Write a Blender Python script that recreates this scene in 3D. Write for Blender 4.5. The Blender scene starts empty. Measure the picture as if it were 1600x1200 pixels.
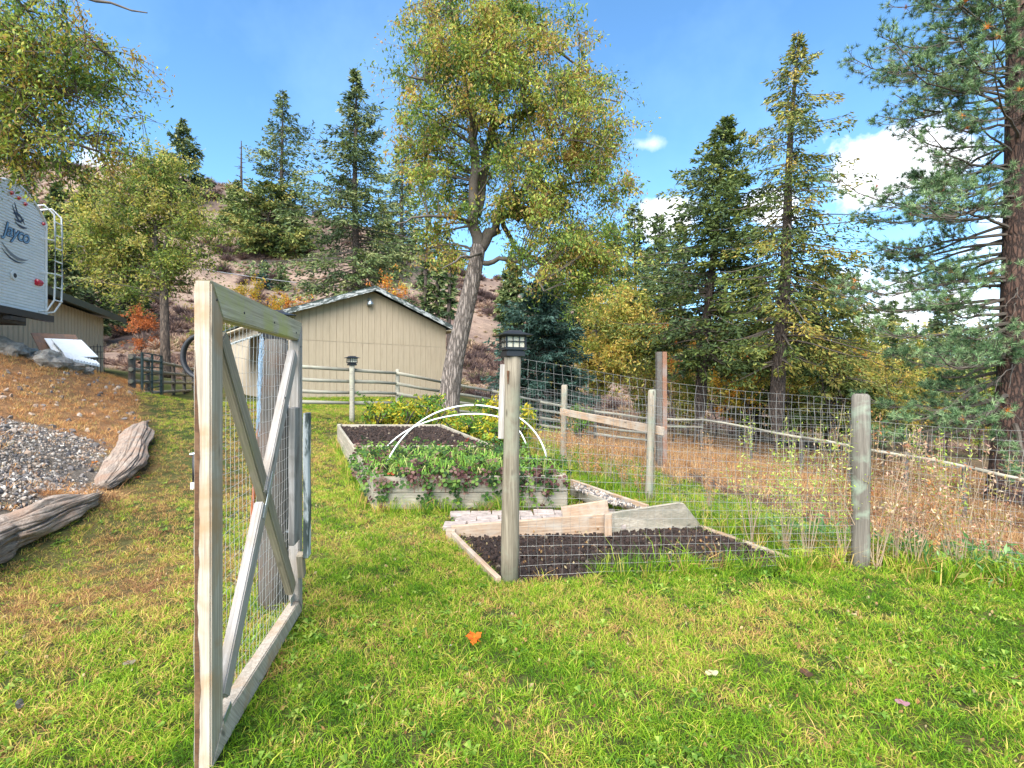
import bpy, bmesh, math, random
import numpy as np
from mathutils import Vector, Matrix, noise as mnoise
rng = np.random.default_rng(7); random.seed(7)
C = bpy.context.scene.collection
CAMH = 1.5; F = 800.0

# ------------------------------------------------------------------ camera, light, sky
scn = bpy.context.scene
cd = bpy.data.cameras.new('camera'); cam = bpy.data.objects.new('camera', cd); C.objects.link(cam)
cam.location = (0, 0, CAMH); cam.rotation_euler = (math.radians(90), 0, 0)
cd.sensor_width = 36; cd.lens = 18; cd.clip_start = .05; cd.clip_end = 6000
scn.camera = cam
SUN_EL, SUN_AZ = math.radians(46), math.radians(200)     # azimuth clockwise from +Y: behind the camera, a little to the left
wd = bpy.data.worlds.new('World'); scn.world = wd; wd.use_nodes = True
nt = wd.node_tree; nt.nodes.clear()
def N(nt, typ, **kw):
    n = nt.nodes.new(typ)
    for k, v in kw.items():
        if k.startswith('i_'):
            key = k[2:]; key = int(key) if key.isdigit() else key.replace('_', ' ')
            n.inputs[key].default_value = v
        else: setattr(n, k, v)
    return n
def L(nt, a, b): nt.links.new(a, b)
def math_(nt, op, a, b=None, clamp=False):
    n = nt.nodes.new('ShaderNodeMath'); n.operation = op; n.use_clamp = clamp
    for i, v in enumerate((a, b)):
        if v is None: continue
        if isinstance(v, (int, float)): n.inputs[i].default_value = v
        else: nt.links.new(v, n.inputs[i])
    return n.outputs[0]
sky = N(nt, 'ShaderNodeTexSky', sky_type='NISHITA', sun_disc=False, sun_elevation=SUN_EL, sun_rotation=SUN_AZ,
        altitude=600, air_density=1.0, dust_density=.1, ozone_density=5.0)
tc = N(nt, 'ShaderNodeTexCoord')
# clouds: soft white heaps round given directions, edges broken by noise, and a thin scatter over the rest of the sky
nz = N(nt, 'ShaderNodeTexNoise', i_Scale=9.0, i_Detail=7.0, i_Roughness=.55)
L(nt, tc.outputs['Generated'], nz.inputs['Vector'])
def cloud(px, py, rx, ry, hard=3.0, amt=2.4):
    d = Vector(((px-800)/F, 1, (600-py)/F)).normalized()
    sub = N(nt, 'ShaderNodeVectorMath', operation='SUBTRACT'); L(nt, tc.outputs['Generated'], sub.inputs[0]); sub.inputs[1].default_value = d
    mul = N(nt, 'ShaderNodeVectorMath', operation='MULTIPLY'); L(nt, sub.outputs[0], mul.inputs[0]); mul.inputs[1].default_value = (F/rx, F/rx, F/ry)
    ln = N(nt, 'ShaderNodeVectorMath', operation='LENGTH'); L(nt, mul.outputs[0], ln.inputs[0])
    a = math_(nt, 'SUBTRACT', 1.0, ln.outputs['Value'])
    b = math_(nt, 'MULTIPLY', math_(nt, 'SUBTRACT', nz.outputs['Fac'], .5), amt)
    return math_(nt, 'MULTIPLY', math_(nt, 'ADD', a, b), hard, True)
cl = None
for c in ((1412, 258, 80, 62), (1372, 262, 52, 40), (1450, 250, 60, 50), (1040, 335, 60, 30), (1195, 322, 45, 28), (1011, 226, 30, 12, .6, 5.0), (-1300, 150, 500, 130), (3200, 200, 500, 110)):
    o = cloud(*c); cl = o if cl is None else math_(nt, 'MAXIMUM', cl, o)
nz2 = N(nt, 'ShaderNodeTexNoise', i_Scale=2.2, i_Detail=6.0, i_Roughness=.6)
L(nt, tc.outputs['Generated'], nz2.inputs['Vector'])
veil = math_(nt, 'MULTIPLY', math_(nt, 'SUBTRACT', nz2.outputs['Fac'], .5), .5, True)
sep = N(nt, 'ShaderNodeSeparateXYZ'); L(nt, tc.outputs['Generated'], sep.inputs[0])
low = math_(nt, 'POWER', math_(nt, 'SUBTRACT', 1.0, math_(nt, 'ABSOLUTE', sep.outputs['Z']), True), 5.0)
veil = math_(nt, 'ADD', veil, math_(nt, 'MULTIPLY', low, .30), True)
wb = N(nt, 'ShaderNodeMixRGB', blend_type='MULTIPLY', i_0=1.0); L(nt, sky.outputs[0], wb.inputs[1]); wb.inputs[2].default_value = (.74, .98, 1.0, 1)
m1 = N(nt, 'ShaderNodeMixRGB'); L(nt, veil, m1.inputs[0]); L(nt, wb.outputs[0], m1.inputs[1]); m1.inputs[2].default_value = (3.3, 5.0, 6.8, 1)
m2 = N(nt, 'ShaderNodeMixRGB'); L(nt, math_(nt, 'MULTIPLY', cl, .95), m2.inputs[0]); L(nt, m1.outputs[0], m2.inputs[1]); m2.inputs[2].default_value = (5.6, 5.7, 5.9, 1)
bg = N(nt, 'ShaderNodeBackground', i_Strength=.125); L(nt, m2.outputs[0], bg.inputs[0])
wo = N(nt, 'ShaderNodeOutputWorld'); L(nt, bg.outputs[0], wo.inputs[0])
sd = bpy.data.lights.new('sun', 'SUN'); sd.energy = 4.4; sd.angle = math.radians(75); sd.color = (1, .95, .87)
sun = bpy.data.objects.new('sun', sd); C.objects.link(sun)
sun.rotation_euler = (math.radians(90)-SUN_EL, 0, math.pi-SUN_AZ)
scn.view_settings.view_transform = 'Standard'; scn.view_settings.look = 'None'
scn.view_settings.gamma = 1; scn.view_settings.use_curve_mapping = False
scn.view_settings.exposure = 1.5

# ------------------------------------------------------------------ terrain
CP = np.array([
 (0,2,0),(-1.5,2,0),(-1.4,3.4,0),(0,3.9,0),(2.84,4.17,0),(1.5,3,0),(3.3,3.2,0),(-3,3,0),(-4.4,4.4,0),(0,0,0),(0,-5,0),(5,0,-.1),(-4.6,0,.1),
 (4.6,3.9,-.12),(6,3.5,-.5),(5,5.5,-.6),(4,7,-.5),(1.88,7,-.12),(3.1,10.6,-.15),(8.3,8.3,-1.2),(14,14.3,-1.9),(11.5,11.5,-1.85),(6,10,-.9),
 (7.3,19.6,-1.12),(5.2,19.5,-1.05),(3.1,19,-.75),(.9,18,-.35),(-.64,17,.02),(-2.1,15.5,.31),(-3.15,14,.55),(-4,12.7,.6),(-4.9,12,.65),(9.9,15,-1.57),
 (-1.55,5.9,0),(.65,6.0,0),(-3.7,10.9,.28),(-1.5,10.9,.25),(0.5,12,.1),(1,9,.02),(-9.5,20.9,.9),(-3.35,26,.9),(-6,30,1.4),(-6.4,17,.8),
 (-5.5,6.9,.05),(-4.5,8.5,.15),(-7,9.6,.5),(-8.5,12,.75),(-7,14,.75),(-11.9,16,1.06),(-17,27,1.3),
 (-5,5,.4),(-6.5,6.5,.69),(-8.5,8.5,1.07),(-10,10,1.5),(-12,12,2.07),(-12.25,14,2.0),(-11.7,15.2,1.35),(-16,18,2.3),(-21,25,2.3),(-14,14,2.4),(-20,15,2.6),
 (-17.5,21,2.1),(-13.2,19,1.02),(-14.5,21.5,1.05),(-15.7,24,1.08),(0,-12,0),(12,-10,-1.2),(-12,-10,1.2),(-10,0,1.3),(-6,2,.5),(10,2,-1.5),(16,4,-2.3),(22,14,-2.6),(14,24,-1.9),(24,30,-2.4),(4,28,-.5),(-28,10,3),(-30,30,3),(0,36,.5),(-14,36,1.8),(30,-10,-2.8),(-30,-15,2.5),(25,45,-2.5)], float)
_D = np.sqrt(((CP[:, None, :2]-CP[None, :, :2])**2).sum(-1)+.36)
_A = np.block([[_D+1e-3*np.eye(len(CP)), np.ones((len(CP), 1))], [np.ones((1, len(CP))), np.zeros((1, 1))]])
_w = np.linalg.solve(_A, np.append(CP[:, 2], 0))
SKX = np.array([-2500, -800, -200, 0, 200, 320, 400, 480, 560, 670, 800, 1000, 1200, 1400, 1600, 2400, 5000], float)
SKY_ = np.array([330, 215, 225, 238, 250, 268, 300, 322, 338, 392, 432, 475, 515, 545, 556, 560, 575], float)
def sstep(t): t = np.clip(t, 0, 1); return t*t*(3-2*t)
def wav(x, y, s, k=0):
    return (np.sin(x/s+1.3*k)*np.cos(y/s*1.17+k)+np.sin((x+y*.7)/s*1.9+2*k)*.5+np.cos((y-.6*x)/s*2.7+k*3)*.3)/1.8
def height(x, y):
    x = np.asarray(x, float); y = np.asarray(y, float); sh = x.shape; x = x.ravel(); y = y.ravel()
    out = np.empty_like(x)
    for i in range(0, len(x), 40000):
        xs = np.clip(x[i:i+40000], -32, 32); ys = np.clip(y[i:i+40000], -16, 46)
        out[i:i+40000] = np.sqrt((xs[:, None]-CP[:, 0])**2+(ys[:, None]-CP[:, 1])**2+.36)@_w[:-1]+_w[-1]
    yy = np.maximum(y, 12)
    px = 800+800*x/yy
    H = (600-np.interp(px, SKX, SKY_))/800*95
    s = np.clip((y-29)/66, 0, None)
    rise = np.where(s < 1, sstep(s*.5+.0)*2*np.where(s < 1, s, 1)**.35, 1.0)
    rise = np.where(s <= 0, 0, np.minimum(rise, 1))
    rise = rise-.35*sstep((y-110)/250)
    out = out*(1-sstep((y-40)/50)*.9)+H*rise*sstep((y-26)/10)
    amp = sstep((y-34)/25)
    out = out+amp*(wav(x, y, 7, 1)*.9+wav(x, y, 2.6, 2)*.28)*np.clip(H/25, .15, 1)
    near = 1-sstep((y-20)/10)
    out = out+near*(wav(x, y, .55, 3)*.012+wav(x, y, 1.6, 4)*.02)
    return out.reshape(sh)
def hz(x, y): return float(height(np.array([x]), np.array([y]))[0])
def W(px, py, z): return Vector(((px-800)/F*z, z, CAMH-(py-600)/F*z))
_zs = np.concatenate([np.linspace(1.3, 40, 1500), np.linspace(40.1, 240, 1200)])
def G(px, py):
    x = (px-800)/F*_zs; hh = height(x, _zs); r = CAMH-(py-600)/F*_zs
    k = np.argmax(hh >= r); k = k if hh[k] >= r[k] else 1500
    return Vector((x[k], _zs[k], hh[k]))
def GZ(px, z):
    x = (px-800)/F*z; return Vector((x, z, hz(x, z)))

# zones
def in_poly(x, y, poly):
    P = np.array(poly, float); ins = np.zeros(x.shape, bool); j = len(P)-1
    for i in range(len(P)):
        xi, yi = P[i]; xj, yj = P[j]
        with np.errstate(divide='ignore', invalid='ignore'):
            ins ^= ((yi > y) != (yj > y)) & (x < (xj-xi)*(y-yi)/(yj-yi+1e-12)+xi)
        j = i
    return ins
def xy(v): return (v[0], v[1])
P_BANK = [(-3.5, -9), (-4.1, 3), xy(G(0, 866)), xy(G(158, 780)), xy(G(190, 735)), xy(G(232, 668)), xy(G(206, 626)), (-14, 21), (-30, 31), (-33, -9)]
P_GRAV = [(-4.5, 1), xy(G(0, 850)), xy(G(150, 772)), xy(G(176, 722)), xy(G(120, 680)), xy(G(0, 652)), (-13, 5), (-8, -2)]
P_PAST = [xy(G(835, 650)), xy(G(930, 700)), xy(G(1040, 742)), xy(G(1140, 775)), xy(G(1330, 835)), xy(G(1600, 900)), (12, 2), (45, -8), (60, 60), (2, 60), (-1, 22), (-.2, 18)]
BED2 = [(-.10, 3.86), (-.62, 5.1), (2.0, 5.45), (2.55, 4.28)]
def zones(x, y):
    jx = x+wav(x, y, .18, 5)*.16+wav(x, y, .7, 6)*.2; jy = y+wav(y, x, .2, 7)*.16
    bank = in_poly(jx, jy, P_BANK); grav = in_poly(jx, jy, P_GRAV); past = in_poly(jx, jy, P_PAST)
    hill = (y > 29)
    return bank, grav, past, hill

def lin(c): return tuple(((v/255)/12.92 if v/255 <= .04045 else ((v/255+.055)/1.055)**2.4) for v in c)
# ------------------------------------------------------------------ materials
def newmat(name):
    m = bpy.data.materials.new(name); m.use_nodes = True; t = m.node_tree; t.nodes.clear()
    b = N(t, 'ShaderNodeBsdfPrincipled'); o = N(t, 'ShaderNodeOutputMaterial'); L(t, b.outputs[0], o.inputs[0])
    return m, t, b, o
def ramp(t, fac, stops):
    r = t.nodes.new('ShaderNodeValToRGB'); el = r.color_ramp.elements
    while len(el) < len(stops): el.new(.5)
    for e, (p, c) in zip(el, stops): e.position = p; e.color = (*c[:3], 1)
    L(t, fac, r.inputs[0]); return r.outputs[0]
def mixc(t, fac, a, b, mode='MIX'):
    n = t.nodes.new('ShaderNodeMixRGB'); n.blend_type = mode
    for i, v in ((0, fac), (1, a), (2, b)):
        if isinstance(v, (int, float)): n.inputs[i].default_value = v
        elif isinstance(v, tuple): n.inputs[i].default_value = (*v[:3], 1)
        else: L(t, v, n.inputs[i])
    return n.outputs[0]
def coords(t, scale, kind='Object', rand=True):
    c = N(t, 'ShaderNodeTexCoord'); mp = N(t, 'ShaderNodeMapping'); mp.inputs['Scale'].default_value = scale
    L(t, c.outputs[kind], mp.inputs[0])
    if rand:
        oi = N(t, 'ShaderNodeObjectInfo'); ad = N(t, 'ShaderNodeVectorMath', operation='ADD')
        cb = N(t, 'ShaderNodeCombineXYZ'); 
        k = math_(t, 'MULTIPLY', oi.outputs['Random'], 37.0)
        for i in range(3): L(t, k, cb.inputs[i])
        L(t, mp.outputs[0], ad.inputs[0]); L(t, cb.outputs[0], ad.inputs[1]); return ad.outputs[0]
    return mp.outputs[0]
def noise(t, vec, scale, detail=5, rough=.6, dist=0):
    n = N(t, 'ShaderNodeTexNoise', i_Scale=scale, i_Detail=float(detail), i_Roughness=rough, i_Distortion=dist); L(t, vec, n.inputs['Vector']); return n.outputs['Fac']
def bump(t, h, b, strength=.4, dist=.01):
    n = N(t, 'ShaderNodeBump', i_Strength=strength, i_Distance=dist); L(t, h, n.inputs['Height']); L(t, n.outputs[0], b.inputs['Normal'])
def wood(name, c1, c2, stain=None, stain_amt=.35, cracks=.5, long=.5, ax=0, rough=.85):
    m, t, b, o = newmat(name)
    s = [14, 14, 14]; s[ax] = long*1.6
    v = coords(t, tuple(s)); g = noise(t, v, 3.2, 8, .65, .6)
    s2 = [60, 60, 60]; s2[ax] = 1.2; f = noise(t, coords(t, tuple(s2)), 2.0, 4, .7)
    col = ramp(t, g, [(.3, c2), (.48, tuple(.5*(a+b_) for a, b_ in zip(c1, c2))), (.66, c1)])
    col = mixc(t, ramp(t, f, [(.35, (.55,)*3), (.6, (0, 0, 0))]), col, tuple(.35*k for k in c2))
    if stain:
        sn = noise(t, coords(t, (2.0, 2.0, 2.0)), 2.2, 5, .6, .4)
        col = mixc(t, ramp(t, sn, [(.62-stain_amt*.5, (0, 0, 0)), (.80-stain_amt*.4, (.85,)*3)]), col, stain)
    kn = N(t, 'ShaderNodeTexVoronoi', i_Scale=1.0); ks = [9, 9, 9]; ks[ax] = 3.0; L(t, coords(t, tuple(ks)), kn.inputs['Vector'])
    col = mixc(t, ramp(t, kn.outputs['Distance'], [(.06, (.8,)*3), (.13, (0, 0, 0))]), col, tuple(.25*k for k in c2))
    L(t, col, b.inputs['Base Color']); b.inputs['Roughness'].default_value = rough
    bump(t, math_(t, 'ADD', math_(t, 'MULTIPLY', g, .7), math_(t, 'MULTIPLY', f, .5)), b, .5*cracks*1.4, .006)
    return m
def plain(name, c, rough=.5, metal=0, var=.25, scale=6, bmp=.1):
    m, t, b, o = newmat(name); g = noise(t, coords(t, (1, 1, 1)), scale, 6, .6)
    col = ramp(t, g, [(.3, tuple(k*(1-var) for k in c)), (.7, tuple(min(1, k*(1+var)) for k in c))])
    L(t, col, b.inputs['Base Color']); b.inputs['Roughness'].default_value = rough; b.inputs['Metallic'].default_value = metal
    if bmp: bump(t, g, b, bmp, .01)
    return m
def foliage(name, trans=.3, rough=.65, gain=1.0):
    m, t, b, o = newmat(name)
    a = N(t, 'ShaderNodeVertexColor', layer_name='Col'); col = a.outputs[0]
    if gain != 1: col = mixc(t, 1.0, col, (gain,)*3, 'MULTIPLY')
    L(t, col, b.inputs['Base Color']); b.inputs['Roughness'].default_value = rough; b.inputs['Specular IOR Level'].default_value = .25
    tr = N(t, 'ShaderNodeBsdfTranslucent'); L(t, mixc(t, 1.0, col, (1.35, 1.3, .7), 'MULTIPLY'), tr.inputs[0])
    mx = N(t, 'ShaderNodeMixShader', i_0=trans); L(t, b.outputs[0], mx.inputs[1]); L(t, tr.outputs[0], mx.inputs[2]); L(t, mx.outputs[0], o.inputs[0])
    return m
def tuftmat(name, stops, trans=.25):
    """blade colour from a random per blade (mesh attribute Col.r) plus the tuft's own tint"""
    m, t, b, o = newmat(name)
    a = N(t, 'ShaderNodeVertexColor', layer_name='Col'); sp = N(t, 'ShaderNodeSeparateColor'); L(t, a.outputs[0], sp.inputs[0])
    ti = N(t, 'ShaderNodeAttribute', attribute_type='INSTANCER', attribute_name='tint')
    f = math_(t, 'ADD', math_(t, 'MULTIPLY', math_(t, 'SUBTRACT', sp.outputs[0], .5), .62), ti.outputs['Fac'], True)
    col = ramp(t, f, stops)
    L(t, col, b.inputs['Base Color']); b.inputs['Roughness'].default_value = .7; b.inputs['Specular IOR Level'].default_value = .2
    tr = N(t, 'ShaderNodeBsdfTranslucent'); L(t, col, tr.inputs[0])
    mx = N(t, 'ShaderNodeMixShader', i_0=trans); L(t, b.outputs[0], mx.inputs[1]); L(t, tr.outputs[0], mx.inputs[2]); L(t, mx.outputs[0], o.inputs[0])
    return m
def bark(name, c1, c2, sx=9, sz=1.6):
    m, t, b, o = newmat(name)
    v = coords(t, (sx, sx, sz), rand=False); g = noise(t, v, 1.5, 8, .65, 1.2)
    vo = N(t, 'ShaderNodeTexVoronoi', i_Scale=1.6, feature='DISTANCE_TO_EDGE')
    ds = N(t, 'ShaderNodeVectorMath', operation='ADD'); L(t, v, ds.inputs[0]); 
    cb = N(t, 'ShaderNodeCombineXYZ'); L(t, g, cb.inputs[0]); L(t, g, cb.inputs[1]); L(t, cb.outputs[0], ds.inputs[1]); L(t, ds.outputs[0], vo.inputs['Vector'])
    e = ramp(t, vo.outputs['Distance'], [(0, (0, 0, 0)), (.22, (1, 1, 1))])
    col = mixc(t, e, c2, ramp(t, g, [(.3, tuple(.6*k for k in c1)), (.7, c1)]))
    L(t, col, b.inputs['Base Color']); b.inputs['Roughness'].default_value = .95
    bump(t, math_(t, 'ADD', math_(t, 'MULTIPLY', g, .5), e), b, .9, .03)
    return m
M = {}
M['gate_pale'] = wood('weathered_pale_wood', (.54, .46, .36), (.38, .31, .23), (.36, .22, .11), .22)
M['gate_green'] = wood('lichen_green_wood', (.56, .50, .36), (.40, .345, .225), (.42, .42, .11), .26)
M['gate_shade'] = wood('brown_shaded_weathered_wood', (.36, .30, .215), (.24, .195, .135), (.24, .22, .12), .25)  # darker brown gate wood, the brace's shade put into its colour
M['gate_white'] = wood('whitewashed_wood', (.45, .41, .37), (.31, .275, .24), (.29, .24, .19), .3)
M['grey_wood'] = wood('silver_grey_wood', (.33, .31, .285), (.18, .165, .145), (.09, .07, .055), .25)
M['stain'] = wood('rust_stained_wood', (.15, .065, .025), (.07, .03, .012), (.26, .15, .08), .2)
M['post_dark'] = wood('dark_old_post_wood', (.15, .135, .115), (.06, .052, .043), (.10, .06, .04), .3, long=.4, ax=2)
M['post_green'] = wood('treated_post_wood', (.29, .245, .175), (.14, .11, .072), (.23, .235, .165), .25, long=.5, ax=2)
M['post_pale'] = wood('pale_post_wood', (.36, .30, .225), (.22, .175, .12), (.20, .23, .17), .3, long=.5, ax=2)
M['post_mossy'] = wood('grey_mossy_post_wood', (.22, .195, .155), (.11, .09, .07), (.26, .32, .23), .25, long=.5, ax=2)
M['post_red'] = wood('reddish_post_wood', (.30, .145, .08), (.16, .075, .045), (.2, .17, .15), .35, long=.5, ax=2)
M['rail'] = wood('grey_green_rail_wood', (.42, .385, .30), (.26, .235, .18), (.33, .33, .24), .25)
M['bed'] = wood('raised_bed_timber', (.46, .40, .315), (.30, .25, .18), (.21, .20, .15), .35)
M['bed_new'] = wood('reddish_cedar_timber', (.50, .35, .235), (.33, .21, .125), (.40, .34, .27), .35)
M['log'] = wood('silvered_log_wood', (.42, .34, .27), (.14, .10, .075), (.24, .15, .10), .35, cracks=1.9, long=1.0)
M['paver'] = plain('pinkish_paver_stone', (.33, .27, .235), .9, 0, .4, 11)
M['black'] = plain('black_metal', (.02, .021, .024), .45, .3, .2)
M['rubber'] = plain('black_rubber', (.015, .015, .017), .6, 0, .2)
M['green_metal'] = plain('dark_green_tube_metal', (.03, .05, .048), .5, .3, .3)
M['wire'] = plain('galvanised_wire', (.30, .29, .27), .5, .5, .2, bmp=0)
M['wire_light'] = plain('bright_galvanised_wire', (.55, .54, .52), .45, .4, .15, bmp=0)
M['steel'] = plain('galvanised_steel', (.40, .45, .47), .4, .8, .25)
M['lamp_pane'] = plain('cream_frosted_pane', (.55, .50, .38), .35, 0, .08, bmp=0)
M['pvc'] = plain('white_plastic_pipe', (.80, .80, .78), .35, 0, .06, bmp=0)
M['white'] = plain('white_painted_metal', (.74, .75, .75), .4, 0, .06)
M['red_lens'] = plain('red_lens', (.55, .02, .05), .25, 0, .15)
m_, t_, b_, o_ = newmat('tan_painted_siding')
_g = noise(t_, coords(t_, (7, 7, .7)), 1.6, 7, .65); _d = noise(t_, coords(t_, (1, 1, 1), rand=False), 2.0, 6, .7); _h = noise(t_, coords(t_, (40, 40, 6)), 2, 4, .6)
_c = ramp(t_, _g, [(.25, (.38, .30, .205)), (.5, (.46, .365, .25)), (.75, (.50, .40, .28))])
_c = mixc(t_, ramp(t_, _d, [(.56, (0, 0, 0)), (.75, (.5,)*3)]), _c, (.30, .25, .19))
_s = N(t_, 'ShaderNodeSeparateXYZ'); _tc = N(t_, 'ShaderNodeTexCoord'); L(t_, _tc.outputs['Object'], _s.inputs[0])
_m = math_(t_, 'ADD', _s.outputs['Z'], math_(t_, 'MULTIPLY', _g, -.9))
_c = mixc(t_, ramp(t_, _m, [(0, (.0,)*3), (.02, (.0,)*3)]), _c, (.2, .16, .12))
L(t_, _c, b_.inputs['Base Color']); b_.inputs['Roughness'].default_value = .8; bump(t_, _h, b_, .15, .004)
M['shed_wall'] = m_
M['shed_wall2'] = plain('tan_painted_siding_dusty', (.47, .395, .29), .75, 0, .06, 2.0)
M['roof_green'] = plain('dark_green_roof_metal', (.035, .06, .05), .5, .1, .25)
m_, t_, b_, o_ = newmat('peeling_white_paint')
_n = noise(t_, coords(t_, (2.2, 9, 9)), 1.4, 8, .7, .3)
L(t_, ramp(t_, _n, [(.45, (.50, .51, .49)), (.50, (.16, .18, .165)), (.55, (.05, .065, .058))]), b_.inputs['Base Color']); b_.inputs['Roughness'].default_value = .8; bump(t_, _n, b_, .3, .01)
M['fascia'] = m_
M['bark_grey'] = bark('grey_furrowed_bark', (.34, .275, .23), (.075, .058, .047), 11, 1.5)
M['bark_locust'] = bark('brown_furrowed_bark', (.20, .145, .105), (.05, .035, .027), 8, 1.2)
M['bark_dark'] = bark('dark_conifer_bark', (.13, .095, .075), (.035, .025, .02))
M['bark_red'] = bark('reddish_pine_bark', (.155, .085, .06), (.03, .02, .017), 7, 2.0)
M['branch'] = plain('dark_twig_bark', (.10, .08, .062), .9, 0, .3)
M['leaf'] = foliage('leaf_surface', .35); M['needle'] = foliage('needle_surface', .12, .6)
M['dryplant'] = foliage('dry_stalk_surface', .2, .8)
M['stalk'] = plain('dry_weed_stalk', (.30, .22, .14), .9, 0, .3)
M['cable'] = plain('grey_cable', (.35, .35, .36), .6, 0, .1, bmp=0)
M['rust'] = plain('rusty_orange_metal', (.33, .10, .04), .8, .1, .35, 12)
M['blue_net'] = plain('blue_grey_netting', (.26, .36, .46), .6, .1, .2)
M['blue_print'] = plain('blue_vinyl_lettering', (.16, .32, .50), .4, 0, .05, bmp=0)
M['navy_print'] = plain('navy_vinyl_lettering', (.012, .022, .06), .4, 0, .05, bmp=0)
M['grey_print'] = plain('grey_vinyl_stripe', (.20, .21, .23), .4, 0, .05, bmp=0)
M['board_brown'] = wood('brown_plywood', (.24, .13, .08), (.14, .08, .05), (.1, .08, .07), .3)

# ground
gm, t, b, o = newmat('ground_surface')
at = N(t, 'ShaderNodeVertexColor', layer_name='Col')
v = coords(t, (1, 1, 1), rand=False)
n1 = noise(t, v, 22, 8, .7); n2 = noise(t, v, 1.1, 5, .6); n3 = noise(t, v, 90, 3, .6)
k = ramp(t, n1, [(.25, (.45,)*3), (.5, (.95,)*3), (.78, (1.6,)*3)])
k2 = ramp(t, n2, [(.3, (.72, .72, .72)), (.7, (1.22, 1.2, 1.18))])
col = mixc(t, 1.0, mixc(t, 1.0, at.outputs[0], k, 'MULTIPLY'), k2, 'MULTIPLY')
L(t, col, b.inputs['Base Color']); b.inputs['Roughness'].default_value = 1.0; b.inputs['Specular IOR Level'].default_value = .1
bump(t, math_(t, 'ADD', n1, math_(t, 'MULTIPLY', n3, .4)), b, .9, .04)
M['ground'] = gm
def soilmat():
    m, t, b, o = newmat('dark_garden_soil'); v = coords(t, (1, 1, 1), rand=False); n1 = noise(t, v, 45, 8, .7)
    L(t, ramp(t, n1, [(.3, (.010, .006, .005)), (.6, (.036, .018, .012)), (.8, (.085, .045, .028))]), b.inputs['Base Color']); b.inputs['Roughness'].default_value = .95
    bump(t, n1, b, 1.0, .03); return m
M['soil'] = soilmat()

# ------------------------------------------------------------------ builders
def tag(o, label=None, cat=None, group=None, kind=None):
    if label: o['label'] = label
    if cat: o['category'] = cat
    if group: o['group'] = group
    if kind: o['kind'] = kind
    return o
def thing(name, loc, label, cat, group=None):
    o = bpy.data.objects.new(name, None); C.objects.link(o); o.location = loc; o.empty_display_size = .1
    return tag(o, label, cat, group)
def np_mesh(name, V, Fs, col=None):
    me = bpy.data.meshes.new(name); V = np.asarray(V, np.float32)
    Fs = [np.asarray(f, np.int32) for f in Fs if len(f)]
    nf = sum(len(f) for f in Fs); li = np.concatenate([f.ravel() for f in Fs]) if Fs else np.zeros(0, np.int32)
    tot = np.concatenate([np.full(len(f), f.shape[1], np.int32) for f in Fs]) if Fs else np.zeros(0, np.int32)
    me.vertices.add(len(V)); me.vertices.foreach_set('co', V.ravel())
    me.loops.add(len(li)); me.loops.foreach_set('vertex_index', li)
    me.polygons.add(nf); me.polygons.foreach_set('loop_start', np.concatenate([[0], np.cumsum(tot)[:-1]]).astype(np.int32))
    me.polygons.foreach_set('loop_total', tot)
    if col is not None:
        a = me.color_attributes.new('Col', 'FLOAT_COLOR', 'POINT'); cc = np.ones((len(V), 4), np.float32); cc[:, :3] = col; a.data.foreach_set('color', cc.ravel())
    me.update(calc_edges=True); me.validate(); me.polygons.foreach_set('use_smooth', np.zeros(len(me.polygons), bool)); return me
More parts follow.
